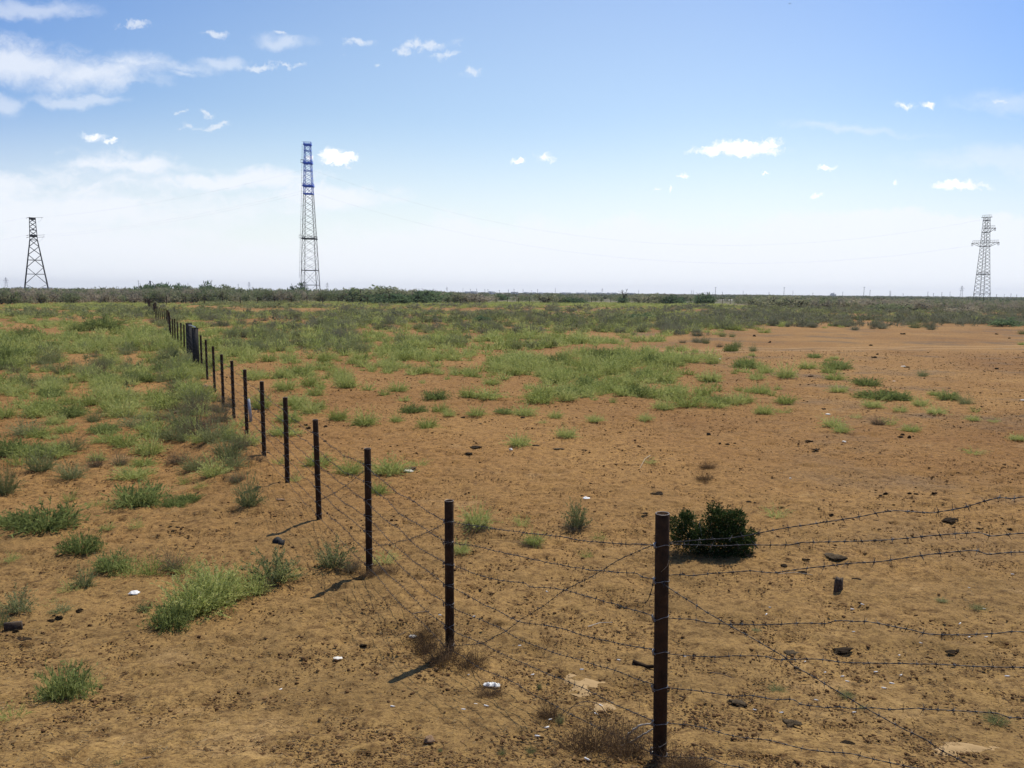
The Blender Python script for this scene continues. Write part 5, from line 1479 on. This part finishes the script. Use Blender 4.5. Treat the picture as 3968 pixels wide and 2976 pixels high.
def crumpled(px, py, w, h, m_, label, name, cat, seed):
    w *= .82
    p, W = size_at(px, py, w)
    rg = np.random.default_rng(seed); n = 14; m = 10
    u, v = np.meshgrid(np.linspace(-.5, .5, n), np.linspace(-.5, .5, m), indexing='ij')
    X = u * W * (1 + .2 * rg.normal(size=u.shape) * .3); Y = v * W * h * (1 - .5 * abs(u)) + rg.normal(size=u.shape) * W * .012
    Zz = .01 + W * .34 * (vn(u * 10, v * 10, 2.2, seed) ** 1.2) * np.clip(1 - 3.2 * np.maximum(u ** 2, v ** 2), .05, 1) + rg.uniform(0, .01, u.shape) * W
    i = np.arange(n - 1)[:, None]; j = np.arange(m - 1)[None]
    f = np.stack([i * m + j, (i + 1) * m + j, (i + 1) * m + j + 1, i * m + j + 1], -1).reshape(-1, 4)
    V = np.stack([X, Y, Zz], -1).reshape(-1, 3); nv = len(V)
    V = np.concatenate([V, V - [0, 0, .004]]); f = np.concatenate([f, f[:, ::-1] + nv])
    return tag(link(name, newmesh(name, V, f, m_), p + Vector((0, 0, .005)), None, (0, 0, rg.uniform(-.2, .2))), label, cat)
crumpled(1905, 2662, 74, .5, M['paper'], 'crumpled white paper scrap right of the second post', 'paper_scrap', 'paper scrap', 2)
crumpled(520, 2303, 44, .9, M['paper'], 'crumpled white scrap among the weeds on the left slope', 'paper_scrap', 'paper scrap', 3)
crumpled(2273, 1934, 34, .9, M['paper'], 'white scrap alone on the bare soil right of centre', 'paper_scrap', 'paper scrap', 4)
crumpled(3962, 1552, 14, .9, M['paper'], 'tiny bright scrap at the right edge', 'paper_scrap', 'paper scrap', 5)
crumpled(3500, 1422, 22, .6, M['pale'], 'pinkish scrap in the bare right field', 'paper_scrap', 'paper scrap', 6)
crumpled(640, 1276, 22, .6, M['paper'], 'white scrap in the grass beyond the gate', 'paper_scrap', 'paper scrap', 7)
# white board leaning by the fence
p, W = size_at(973, 1632, 13)
root = link('white_board', None, p, None, (0, rad(-5), .2)); mb = MB(); mb.box((0, 0, .27), .075, .018, .62); me = mb.mesh('white_board', M['plastic'])
bpy.data.objects.remove(root); root = link('white_board', me, p, None, (0, rad(-5), .2)); tag(root, 'narrow upright white board stuck beside the sixth fence post', 'board')
# black lump put in for a board's cast shadow, by the fourth post
p, W = size_at(1078, 2110, 60)
mb = MB(); mb.lumps((0, 0, 0), .5, .5, 1, 17, 9, 12, .5, .2)
tag(link('shadow_lump', mb.mesh('shadow_lump', M['cast_shade']), p, None, (.2, .5, .6), (W * .62, W * .8, W * .35)), 'black lump standing in for a board shadow, where the fourth post shadow ends', 'shadow stand-in')
mb = MB(); p, W = size_at(52, 2440, 62); mb.box((0, 0, 0), .09, .03, W)
tag(mb.build('plank', M['stump'], None, p + Vector((0, 0, .03)), False, (0, rad(88), rad(12))), 'dark short plank near the left edge', 'plank')
# stump
p, W = size_at(3249, 2286, 30)
root = link('wooden_stake', None, p); Hs = .135
mb = MB(); a = np.arange(14) * 2 * np.pi / 14; rr = 1 + .14 * np.sin(3 * a + 1) + .07 * np.sin(5 * a)
rows = [np.stack([np.cos(a) * rr * W / 2 * k, np.sin(a) * rr * W / 2 * k, np.full(14, h) + (.012 * np.sin(4 * a + 1) if h > .1 else 0)], 1) for h, k in ((-.05, 1.15), (0, 1.08), (.06, .98), (Hs, .98))]
V = np.concatenate(rows + [np.array([[0, 0, Hs + .004]])]); f = [(k * 14 + j, k * 14 + (j + 1) % 14, (k + 1) * 14 + (j + 1) % 14, (k + 1) * 14 + j) for k in range(3) for j in range(14)]
bpy.data.objects.remove(root)
mb.add(V, f, [(42 + j, 42 + (j + 1) % 14, 56) for j in range(14)])
tag(mb.build('wooden_stake', M['stump'], None, p), 'short sawn wooden stump standing in the soil right of the cut bush', 'stump')
# sticks
def stick(a, b, r, m_, label, name='stick', bend=.1):
    A, B = gp(*a), gp(*b); L = (B - A).length; C = (A + B) / 2 + Vector((0, bend * L * .5, .01 + bend * L * .3))
    mb = MB(); mb.tube([A + Vector((0, 0, r * 1.5)), C, B + Vector((0, 0, r * 1.8))], [r, r * .9, r * .6], 6)
    return tag(mb.build(name, m_), label, name)
stick((1576, 2390), (1664, 2373), .007, M['twig'], 'dark straight stick left of the second post')
stick((1548, 2464), (1590, 2450), .004, M['twig'], 'short thin stick above the white oval stone')
stick((2279, 2430), (2372, 2414), .004, M['twig_white'], 'pale thin stick left of the corner post')
stick((3015, 2224), (3150, 2229), .003, M['twig_white'], 'pale straw stalk behind the third wire')
stick((2750, 2607), (2868, 2644), .004, M['twig'], 'reddish twig lying under the middle wires')
stick((2452, 2579), (2560, 2598), .022, M['dung'], 'dark fallen log piece left of the corner post', 'log', .0)
stick((2520, 1765), (2480, 1815), .004, M['twig_white'], 'dead twig beside the tiny green sprig')
stick((525, 2958), (585, 2940), .006, M['twig'], 'thin stick at the bottom edge on the left')
# cigarette butts
BUT = [(1797, 2757), (1844, 2736), (1885, 2743), (1522, 2745), (2132, 2796), (2120, 2827), (2083, 2861), (2310, 2774), (2014, 2508), (2255, 2601), (2398, 2564), (2330, 2742), (1706, 2389), (2120, 2298), (1836, 2394), (2276, 2952), (1820, 2621), (2064, 2621), (1087, 2679)] + \
      cv([(85, 728), (597, 462), (1145, 572), (1075, 853), (1105, 885), (1440, 845), (1385, 898), (1335, 927), (965, 828), (1283, 825), (1565, 643), (1868, 605), (1975, 605), (1868, 295), (2107, 852), (910, 1003), (525, 1065), (692, 1082), (1148, 1080), (1430, 720), (840, 760), (1810, 520), (1962, 428), (1137, 430), (620, 418), (2140, 210), (1200, 400)], *ZB)
mb = MB(); mb.tube([(-.018, 0, 0), (-.0175, 0, 0), (.012, 0, 0), (.0125, 0, 0)], [.001, .0052, .0052, .001], 8); BW = mb.mesh('paper_tube', M['paper'])
mb = MB(); mb.tube([(.012, 0, 0), (.0121, 0, 0), (.019, 0, 0), (.0191, 0, 0)], [.001, .0053, .0053, .001], 8); BF = mb.mesh('filter', simple('filter', (.62, .45, .25), (.5, .36, .2), 60))
for i, (px, py) in enumerate(BUT):
    p = gp(px, py); sd = 'in front of the corner post wires, left side' if px < 2540 else 'beyond the wires on the right'
    k = random.uniform(.75, 1.15)
    o = link('cigarette_butt', BW, p + Vector((0, 0, .016)), None, (0, random.uniform(-.2, .2), random.uniform(-.9, .9)), (k, k, k)); link('filter', BF, parent=o)
    tag(o, 'white cigarette butt on the soil left of the corner post' if px < 2540 else 'white cigarette butt on the soil right of the corner post', 'cigarette butt', 'butts left of the corner post' if px < 2540 else 'butts right of the corner post')

# loose sand, clods and straw
def sand_patch(px, py, w, h, seed):
    p, W = size_at(px, py, w); L = abs(gp(px, py - h / 2).y - gp(px, py + h / 2).y)
    n = 28; r_ = np.linspace(0, 1, 9); a = np.arange(n) * 2 * np.pi / n
    V = []
    for q in r_:
        for t in a:
            k = 1 + .25 * math.sin(3 * t + seed) + .12 * math.sin(7 * t)
            x_, y_ = p.x + q * k * W / 2 * math.cos(t), p.y + q * k * L / 2 * math.sin(t)
            V.append((x_, y_, gh(x_, y_) + .034 * (1 - q ** 2) - .014 + .004 * math.sin(40 * x_ + 20 * y_)))
    f = [(k * n + j, (k + 1) * n + j, (k + 1) * n + (j + 1) % n, k * n + (j + 1) % n) for k in range(8) for j in range(n)]
    tag(link('sand_patch', newmesh('sand_patch', V, np.array(f), M['sand'], smooth=True)), kind='structure')
sand_patch(2260, 2650, 150, 80, 1); sand_patch(2340, 2740, 120, 46, 2); sand_patch(3750, 2900, 340, 50, 3)

def lump_arr(seed):
    mb = MB(); mb.lumps((0, 0, .10), .5, .36, .30, seed, 4, 6, .6)
    f = np.concatenate(mb.f4); V = np.concatenate(mb.v)
    return V, np.concatenate([f[:, [0, 1, 2]], f[:, [0, 2, 3]]]), np.full(len(V), .5)
CL = [lump_arr(s) for s in range(6)]
rg = np.random.default_rng(12)
n = 90000
y = 4.0 * (48 / 4.0) ** (rg.uniform(0, 1, n)); x = rg.uniform(-.72, .72, n) * y
kp = (vn(x, y, .5, 71) * .6 + vn(x, y, 2.2, 72) * .4) > rg.uniform(.25, .68, n); x, y = x[kp], y[kp]
W = .008 * (1 - rg.uniform(0, .995, len(x))) ** -.30 * (1 + y / 14)
W = np.minimum(W, .028 * (1 + y / 14))
cl = np.stack([x, y, terr(x, y) + W * .1, W, W * rg.uniform(.45, .9, len(x)), rg.uniform(0, 6.28, len(x)), rg.uniform(0, 1, len(x))], 1)
mass('soil_crumbs', 'loose soil crumbs and grit scattered over the bare ground', 'gravel', CL, cl, M['clod'])
n = 26000
y = 4.0 * (26 / 4.0) ** (rg.uniform(0, 1, n)); x = rg.uniform(-.72, .72, n) * y
W = rg.uniform(.02, .07, n)
def straw_arr(seed):
    rg = np.random.default_rng(seed); V = []; F_ = []
    for k in range(2):
        a = rg.uniform(0, 6.28); c = rg.normal(size=2) * .3; dx, dy = math.cos(a) * .5, math.sin(a) * .5; w = .035
        V += [(c[0] - dx - dy * w, c[1] - dy + dx * w, .05), (c[0] - dx + dy * w, c[1] - dy - dx * w, .12), (c[0] + dx, c[1] + dy, .05 + rg.uniform(0, .5))]; F_.append((3 * k, 3 * k + 1, 3 * k + 2))
    return np.array(V), np.array(F_), np.repeat(rg.uniform(0, 1, 2), 3)
st = np.stack([x, y, terr(x, y) + .008, W, W, rg.uniform(0, 6.28, n), rg.uniform(0, 1, n)], 1)
mass('straw_litter', 'dry straw bits strewn over the bare ground', 'straw', [straw_arr(s) for s in range(8)], st, M['straw'])

# dry brush at the post feet
DB = [newmesh('dry_brush', *[q for q in plant_arrays(900 + s, 380, 1, .5, .0065, 3, .03, .38, .75, .25, .13, .02, 4)[:2]], M['brush']) for s in range(3)]
for b_, s in zip(DB, range(3)):
    at = b_.attributes.new('tint', 'FLOAT', 'POINT'); at.data.foreach_set('value', np.random.default_rng(s).uniform(0, .6, len(b_.vertices)).astype(np.float32))
for (px, py, w, h, lab) in [(2290, 2905, 240, 150, 'brown tangled dry brush left of the corner post foot'), (2430, 2925, 200, 170, 'dry brush with bleached branches against the corner post foot'), (2130, 2780, 130, 90, 'thin dry weed left of the tangled brush'),
                            (1720, 2560, 170, 110, 'dry weeds round the foot of the second post'), (1830, 2590, 170, 90, 'dry brush right of the second post foot'), (1650, 2520, 130, 80, 'dry grass left of the second post foot'), (1640, 2470, 140, 60, 'thin dry grass behind the white oval stone'),
                            (1900, 2700, 110, 60, 'dry litter beside the white paper scrap'), (2620, 2985, 200, 90, 'dry grass right of the corner post at the bottom edge'), (2700, 2980, 160, 70, 'dry grass tuft at the bottom edge under the lowest wire'), (1440, 2230, 90, 40, 'dry tuft at the foot of the third post'),
                            (1500, 2225, 110, 40, 'flat dry weeds right of the third post foot'), (2740, 1815, 60, 30, 'dry twigs in mid field below the black lumps'), (2730, 1860, 80, 30, 'scattered dry stems in mid field')]:
    p, W = size_at(px, py, w); _, H_ = size_at(px, py, h)
    tag(link('dry_brush', random.choice(DB), p, None, (0, 0, random.uniform(0, 6)), (W * 1.1, W * .8, H_ / .5 * 1.25)), lab, 'dry brush')
# bleached branches at the corner post
def branch(pts, r, label, off_=.0):
    B = gp(*pts[0]); out = []
    for i, (a, b, h) in enumerate(pts2):
        pass
def tube3(name, P, r, m_, label, cat):
    mb = MB(); Q, _ = resample(P, .02); Q[1:-1] += np.random.default_rng(3).normal(size=(len(Q) - 2, 3)) * .002
    mb.tube(Q, np.linspace(r, r * .55, len(Q)), 6); tag(mb.build(name, m_, smooth=True), label, cat)
o_ = np.array([-.06, .10, 0])
tube3('bleached_branch', [on_plane(a, b, np.array(P1) + o_, dl) for a, b in cv([(1345, 840), (1380, 770), (1450, 710), (1530, 665), (1690, 640)], 2000, 2600, 3.16)], .0085, M['twig_white'], 'upper bleached white branch leaning on the corner post foot', 'branch')
tube3('bleached_branch', [on_plane(a, b, np.array(P1) + o_, dl) for a, b in cv([(1290, 915), (1420, 865), (1530, 800), (1690, 705)], 2000, 2600, 3.16)], .0075, M['twig_white'], 'lower bleached white branch leaning on the corner post foot', 'branch')
tube3('twig', [on_plane(a, b, np.array(P1) + np.array([0, -.07, 0]), dl) for a, b in cv([(1640, 935), (1780, 925), (1850, 870)], 2000, 2600, 3.16)], .0025, M['twig_white'], 'thin forked twig across the foot of the corner post', 'twig')
for sd, lab in ((0, 'curled dry stem arching left of the corner post'), (1, 'second curled dry stem inside the brush')):
    c0 = gp(2245, 2880); t = np.linspace(-.4, 3.6, 30)
    tube3('curled_stem', np.stack([c0.x + .13 * np.cos(t) + .05 * sd, np.full(30, c0.y + .05 * sd), c0.z + .13 + .12 * np.sin(t)], 1), .0028, M['twig'], lab, 'stem')
# small weeds of the foreground
for (px, py, w, h, lab) in [(2170, 2805, 44, 60, 'small grey-green weed left of the curled stems'), (2058, 2918, 52, 36, 'grey weed near the bottom edge left of the brush'), (2090, 2672, 26, 44, 'tiny upright grey weed near the paper scrap'), (1945, 2925, 40, 34, 'small green weed at the bottom edge near the centre'),
                            (1706, 2912, 24, 20, 'tiny green weed right of the brown rock'), (3340, 2750, 46, 30, 'small green weed under the crossing of the wires'), (3790, 2360, 70, 26, 'flat grey-green weeds in the right foreground'), (3650, 2330, 60, 18, 'flat grey-green weeds left of the others in the right foreground'),
                            (3860, 2800, 130, 40, 'low dull weeds near the bottom right corner'), (2930, 2445, 40, 16, 'tiny weed beside the slanting wire'), (3010, 2680, 90, 34, 'thin weeds in the middle of the right foreground'), (3280, 2700, 80, 30, 'thin green weeds left of the wire crossing')]:
    p, W = size_at(px, py, w); _, H_ = size_at(px, py, h)
    tag(link('small_weed', random.choice(MESH['sage']), p, None, (0, 0, random.uniform(0, 6)), (W, W, H_ / .75)), lab, 'weed')

# the dark cut bush
def cut_bush():
    base = gp(2765, 2155); dist = base.y
    k = dist / F
    root = link('dark_cut_bush', None, (base.x, base.y + .15, base.z))
    tag(root, 'dense dark green cut juniper-like bush lying behind the top wires', 'bush')
    rg = np.random.default_rng(21)
    # lobes: offset x (px), height centre (px), radius (px)
    lob = [(-100, 140, 26), (-112, 184, 19), (-150, 130, 24), (-90, 100, 50), (-120, 60, 46), (-50, 70, 44), (-95, 175, 20), (0, 90, 48), (10, 178, 32), (2, 212, 20), (40, 150, 44), (60, 100, 56), (95, 165, 34), (102, 188, 20), (95, 110, 40), (120, 60, 44), (150, 50, 34), (170, 90, 16), (-160, 165, 12), (30, 50, 56), (-60, 35, 40), (90, 40, 50), (60, 185, 22)]
    Vs = []; T_ = []
    for (lx_, lz, lr) in lob:
        n = int(560 * (lr / 35) ** 2)
        o = rg.normal(size=(n, 3)); o /= np.linalg.norm(o, axis=1)[:, None]; o *= (rg.uniform(.15, 1.7, n) ** .5)[:, None] * (1 + .25 * np.sin(o @ rg.normal(size=(3, 1)) * 5))
        P = np.array([lx_, rg.uniform(-25, 25), lz]) + o * lr * np.array([1.05, 1.2, 1])
        P = P * k * 1.0
        P[:, 2] = np.clip(P[:, 2] * .87, .01, None)
        d = o + rg.normal(size=(n, 3)) * .6 + [0, 0, .3]; d /= np.linalg.norm(d, axis=1)[:, None]
        s_ = np.cross(d, rg.normal(size=(n, 3))); s_ /= np.linalg.norm(s_, axis=1)[:, None]
        l = rg.uniform(.018, .042, n)[:, None]
        Vs.append(np.stack([P - s_ * l * .3, P + s_ * l * .3, P + d * l], 1).reshape(-1, 3)); T_.append(np.repeat(rg.uniform(0, 1, n), 3))
    V = np.concatenate(Vs); link('crown', newmesh('cut_bush_crown', V, np.arange(len(V)).reshape(-1, 3), M['darkbush'], {'tint': np.concatenate(T_)}), parent=root)
    mb = MB()
    for i in range(16):
        e = np.array([rg.uniform(-150, 150), rg.uniform(-30, 30), rg.uniform(30, 150)]) * k
        b = np.array([e[0] * .5 + rg.uniform(-.05, .05), 0, 0.0]); mb.tube([b, (b + e) / 2 + rg.normal(size=3) * .03, e], [.008, .005, .002], 4)
    mb.build('branches', M['twig_white'], root)
cut_bush()

# airliner
d = ray(3061, 14); t = 2600 / d.y
root = link('airplane', None, (d.x * t, 2600, CAMZ + d.z * t), None, (0, rad(6), 0)); tag(root, 'tiny dark airplane high in the sky right of centre', 'airplane')
mb = MB(); mb.tube([(-4, 0, 0), (-3.4, 0, 0), (2.6, 0, 0), (4, 0, .2)], [.15, .45, .4, .1], 8); mb.build('fuselage', M['steel_dark'], root)
mb = MB(); mb.add([(-.6, -4, .1), (.2, -4, .1), (.9, 0, -.1), (-1.2, 0, -.1), (-.6, -4, .2), (.2, -4, .2), (.9, 0, .1), (-1.2, 0, .1)], [(0, 1, 2, 3), (7, 6, 5, 4), (0, 4, 5, 1), (1, 5, 6, 2), (3, 7, 4, 0)])
mb.add([(-.6, 4, .1), (.2, 4, .1), (.9, 0, -.1), (-1.2, 0, -.1), (-.6, 4, .2), (.2, 4, .2), (.9, 0, .1), (-1.2, 0, .1)], [(3, 2, 1, 0), (4, 5, 6, 7), (1, 5, 4, 0), (2, 6, 5, 1), (0, 4, 7, 3)]); mb.build('wing', M['steel_dark'], root)
mb = MB(); mb.bar((3.2, 0, .2), (4, 0, 1.5), .6, .1); mb.build('tail_fin', M['steel_dark'], root)

# ------------------------------------------------------------------ air
if HAZE > 0:
    me = bpy.data.meshes.new('haze')
    X, Y0, Y1, Z0, Z1 = 9800, -300, 9900, -3, 90
    v = [(sx * X, yy, zz_) for zz_ in (Z0, Z1) for sx, yy in ((-1, Y0), (1, Y0), (1, Y1), (-1, Y1))]
    me.from_pydata(v, [], [(3, 2, 1, 0), (4, 5, 6, 7), (0, 1, 5, 4), (1, 2, 6, 5), (2, 3, 7, 6), (3, 0, 4, 7)])
    m, nt, out = mat('haze')
    pv = N(nt, 'ShaderNodeVolumePrincipled'); pv.inputs['Density'].default_value = HAZE
    pv.inputs['Color'].default_value = (.93, .95, 1, 1); pv.inputs['Anisotropy'].default_value = .3
    nt.links.new(pv.outputs[0], out.inputs['Volume'])
    me.materials.append(m)
    o = bpy.data.objects.new('haze', me); COL.objects.link(o); o['kind'] = 'stuff'

# ------------------------------------------------------------------ sky and sun
SUN_EL, SUN_AZ = 57, 28
W_ = bpy.data.worlds.new('World'); S.world = W_; W_.use_nodes = True
nt = W_.node_tree; nt.nodes.clear()
out = N(nt, 'ShaderNodeOutputWorld'); bg = N(nt, 'ShaderNodeBackground')
bg.inputs['Strength'].default_value = SKYS
nt.links.new(bg.outputs[0], out.inputs[0])
sk = N(nt, 'ShaderNodeTexSky', sky_type='NISHITA', sun_disc=False)
sk.sun_elevation = rad(SUN_EL); sk.sun_rotation = rad(SUN_AZ); sk.altitude = 20; sk.air_density = 1.1; sk.dust_density = .8; sk.ozone_density = 1.6
tc = N(nt, 'ShaderNodeTexCoord')
sp = N(nt, 'ShaderNodeSeparateXYZ'); nt.links.new(tc.outputs['Generated'], sp.inputs[0])
ym = math_(nt, 'MAXIMUM', sp.outputs['Y'], .08)
cb = N(nt, 'ShaderNodeCombineXYZ')
nt.links.new(math_(nt, 'DIVIDE', sp.outputs['X'], ym), cb.inputs[0]); nt.links.new(math_(nt, 'DIVIDE', sp.outputs['Z'], ym), cb.inputs[1])
UV0 = cb.outputs[0]
def warp(vec, scale, amt, detail):
    n = N(nt, 'ShaderNodeTexNoise'); n.inputs['Scale'].default_value = scale; n.inputs['Detail'].default_value = detail; n.inputs['Roughness'].default_value = .62
    nt.links.new(vec, n.inputs['Vector'])
    a = N(nt, 'ShaderNodeVectorMath', operation='SUBTRACT'); nt.links.new(n.outputs['Color'], a.inputs[0]); a.inputs[1].default_value = (.5, .5, .5)
    b = N(nt, 'ShaderNodeVectorMath', operation='MULTIPLY'); nt.links.new(a.outputs[0], b.inputs[0]); b.inputs[1].default_value = (amt * 1.3, amt, 0)
    c = N(nt, 'ShaderNodeVectorMath', operation='ADD'); nt.links.new(vec, c.inputs[0]); nt.links.new(b.outputs[0], c.inputs[1])
    return c.outputs[0]
UV = warp(warp(UV0, 60, .020, 3), 220, .010, 4)
def uvof(px, py):
    d = ray(px, py); return d.x / d.y, d.z / d.y
def blob(px, py, rx, ry):
    u, v = uvof(px, py); u2, _ = uvof(px + rx, py); _, v2 = uvof(px, py - ry)
    s1 = N(nt, 'ShaderNodeVectorMath', operation='SUBTRACT'); nt.links.new(UV, s1.inputs[0]); s1.inputs[1].default_value = (u, v, 0)
    s2 = N(nt, 'ShaderNodeVectorMath', operation='MULTIPLY'); nt.links.new(s1.outputs[0], s2.inputs[0]); s2.inputs[1].default_value = (1 / abs(u2 - u), 1 / abs(v2 - v), 0)
    s3 = N(nt, 'ShaderNodeVectorMath', operation='LENGTH'); nt.links.new(s2.outputs[0], s3.inputs[0])
    return s3.outputs['Value']
def group(lst):
    cur = None
    for b in lst:
        v = blob(*b); cur = v if cur is None else math_(nt, 'SMOOTH_MIN', cur, v, .15)
    return cur
def mr(v, a, b, c=0., d_=1.):
    n = N(nt, 'ShaderNodeMapRange', interpolation_type='SMOOTHSTEP'); nt.links.new(v, n.inputs[0])
    for i, q in enumerate((a, b, c, d_)): n.inputs[i + 1].default_value = q
    return n.outputs[0]
n1 = noise(nt, 34, UV, 6, .62); n2 = noise(nt, 110, UV, 5, .6)
nz = math_(nt, 'ADD', math_(nt, 'MULTIPLY', math_(nt, 'SUBTRACT', n1, .5), 1.5), math_(nt, 'MULTIPLY', math_(nt, 'SUBTRACT', n2, .5), .9))
big = group([(1300, 615, 72, 22), (1290, 596, 34, 24), (1335, 612, 50, 20), (1195, 614, 28, 13), (2860, 580, 180, 22), (2900, 565, 120, 22), (2970, 562, 62, 20), (3725, 720, 112, 17), (3730, 710, 70, 18)])
sml = group([(3500, 415, 38, 12), (3602, 408, 36, 13), (2012, 622, 30, 10), (2108, 612, 50, 14), (3200, 650, 36, 11), (3165, 763, 20, 8), (2635, 680, 18, 7), (2545, 732, 20, 7), (2595, 732, 10, 5), (2967, 671, 12, 5), (3475, 708, 16, 10), (365, 533, 42, 20), (430, 545, 24, 9)])
UV = warp(UV0, 30, .045, 5)
thin = group([(780, 498, 90, 12), (830, 500, 40, 9), (1640, 178, 115, 20), (1670, 170, 50, 10), (826, 130, 34, 14), (1830, 283, 34, 14), (1000, 262, 70, 12), (690, 435, 24, 10), (790, 447, 24, 10), (1110, 257, 50, 10), (1385, 172, 50, 14), (1090, 130, 34, 8), (3860, 395, 50, 8), (560, 640, 20, 10), (1345, 652, 14, 8), (1360, 655, 10, 7), (505, 100, 60, 12), (1450, 256, 20, 8), (1740, 220, 50, 10)])
m_big = mr(math_(nt, 'ADD', big, math_(nt, 'MULTIPLY', nz, 1.2)), 1.3, .5)
m_sml = mr(math_(nt, 'ADD', sml, math_(nt, 'MULTIPLY', nz, 1.6)), 1.25, .0)
m_thin = math_(nt, 'MULTIPLY', mr(math_(nt, 'ADD', thin, math_(nt, 'MULTIPLY', nz, 2.6)), 1.35, -.1), .60)
# cirrus: soft veils, streaked along the horizon
mp = N(nt, 'ShaderNodeMapping'); mp.inputs['Scale'].default_value = (1, 2.6, 1); mp.inputs['Rotation'].default_value = (0, 0, rad(-4)); nt.links.new(UV, mp.inputs[0])
c1 = noise(nt, 4.2, mp.outputs[0], 7, .58); c2 = noise(nt, 15, mp.outputs[0], 6, .6)
cn_ = math_(nt, 'ADD', math_(nt, 'MULTIPLY', math_(nt, 'SUBTRACT', c1, .5), 3.0), math_(nt, 'MULTIPLY', math_(nt, 'SUBTRACT', c2, .5), 2.0))
UV = warp(UV0, 9, .06, 5)
vl = group([(60, 240, 300, 85), (330, 270, 340, 60), (480, 255, 200, 60)])
v2 = group([(850, 228, 120, 26), (690, 250, 150, 26), (1090, 150, 100, 34), (20, 420, 80, 50), (300, 378, 200, 22), (700, 275, 90, 18), (120, 20, 260, 40)])
v3 = group([(100, 700, 560, 110), (860, 690, 330, 40), (420, 640, 380, 40), (350, 810, 700, 90), (1300, 770, 240, 40), (200, 950, 1000, 110)])
v5 = group([(3800, 620, 420, 60), (3950, 380, 200, 40), (3300, 500, 300, 16)])
v4 = group([(300, 1060, 2200, 130), (3000, 1000, 2600, 150), (2000, 1060, 1900, 170), (3650, 880, 560, 60)])
veil = math_(nt, 'MAXIMUM', math_(nt, 'MULTIPLY', mr(math_(nt, 'ADD', vl, cn_), 1.5, -.1), .74), math_(nt, 'MULTIPLY', mr(math_(nt, 'ADD', v2, cn_), 1.35, .1), .45))
veil = math_(nt, 'MAXIMUM', veil, math_(nt, 'MULTIPLY', mr(math_(nt, 'ADD', v3, math_(nt, 'MULTIPLY', cn_, .95)), 1.3, .2), .82))
veil = math_(nt, 'MAXIMUM', veil, math_(nt, 'MULTIPLY', mr(math_(nt, 'ADD', v4, math_(nt, 'MULTIPLY', cn_, .5)), 1.16, .62), .74))
veil = math_(nt, 'MAXIMUM', veil, math_(nt, 'MULTIPLY', mr(math_(nt, 'ADD', v5, cn_), 1.4, .0), .32))
front = math_(nt, 'GREATER_THAN', sp.outputs['Y'], .08)
CW = CLOUD
hs = N(nt, 'ShaderNodeHueSaturation'); hs.inputs['Saturation'].default_value = 1.06; hs.inputs['Value'].default_value = 1.08; nt.links.new(sk.outputs[0], hs.inputs['Color'])
us = N(nt, 'ShaderNodeVectorMath', operation='MULTIPLY'); nt.links.new(UV0, us.inputs[0]); us.inputs[1].default_value = (.78, 1, 0)
ul = N(nt, 'ShaderNodeVectorMath', operation='LENGTH'); nt.links.new(us.outputs[0], ul.inputs[0])
deep = mix(nt, mr(ul.outputs['Value'], .22, .72), (1, 1, 1), (.53, .70, .98))
skc = mix(nt, 1.0, hs.outputs[0], deep, 'MULTIPLY')
low = mr(sp.outputs['Z'], .22, .0, 0., .92)
skc = mix(nt, low, skc, (CW * .93, CW * .985, CW * 1.03))
c = mix(nt, math_(nt, 'MULTIPLY', veil, front), skc, (CW * .93, CW * .965, CW * 1.03))
c = mix(nt, math_(nt, 'MULTIPLY', m_thin, front), c, (CW * .92, CW * .95, CW))
shade = ramp(nt, math_(nt, 'ADD', n1, math_(nt, 'MULTIPLY', n2, .3)), [(.45, (CW * 1.12, CW * 1.12, CW * 1.12)), (.75, (CW * .88, CW * .90, CW * .95))])
vm = N(nt, 'ShaderNodeVectorMath', operation='SCALE'); vm.inputs['Scale'].default_value = 1.0
shc = ramp(nt, n1, [(.4, (1.0, 1.0, 1.0)), (.7, (.86, .88, .93))])
sc_ = N(nt, 'ShaderNodeVectorMath', operation='SCALE'); nt.links.new(shc, sc_.inputs[0]); sc_.inputs['Scale'].default_value = CW * 1.15
c = mix(nt, math_(nt, 'MULTIPLY', math_(nt, 'MAXIMUM', m_big, m_sml), front), c, sc_.outputs[0])
nt.links.new(c, bg.inputs[0])

sun = bpy.data.lights.new('sun', 'SUN'); sun.energy = SUNS; sun.angle = rad(.53); sun.color = (1, .95, .86)
so = bpy.data.objects.new('sun', sun); COL.objects.link(so)
dv = Vector((math.sin(rad(SUN_AZ)) * math.cos(rad(SUN_EL)), math.cos(rad(SUN_AZ)) * math.cos(rad(SUN_EL)), math.sin(rad(SUN_EL))))
so.rotation_mode = 'QUATERNION'; so.rotation_quaternion = Vector((0, 0, 1)).rotation_difference(dv); so.location = dv * 50

S.view_settings.view_transform = 'Standard'; S.view_settings.look = 'None'
S.view_settings.exposure = EXPO; S.view_settings.gamma = 1
S.cycles.max_bounces = 5; S.cycles.diffuse_bounces = 2; S.cycles.transmission_bounces = 3; S.cycles.volume_bounces = 0; S.cycles.transparent_max_bounces = 6
try: S.cycles.use_denoising = True; S.cycles.denoiser = 'OPENIMAGEDENOISE'; S.cycles.denoising_prefilter = 'ACCURATE'
except Exception: pass
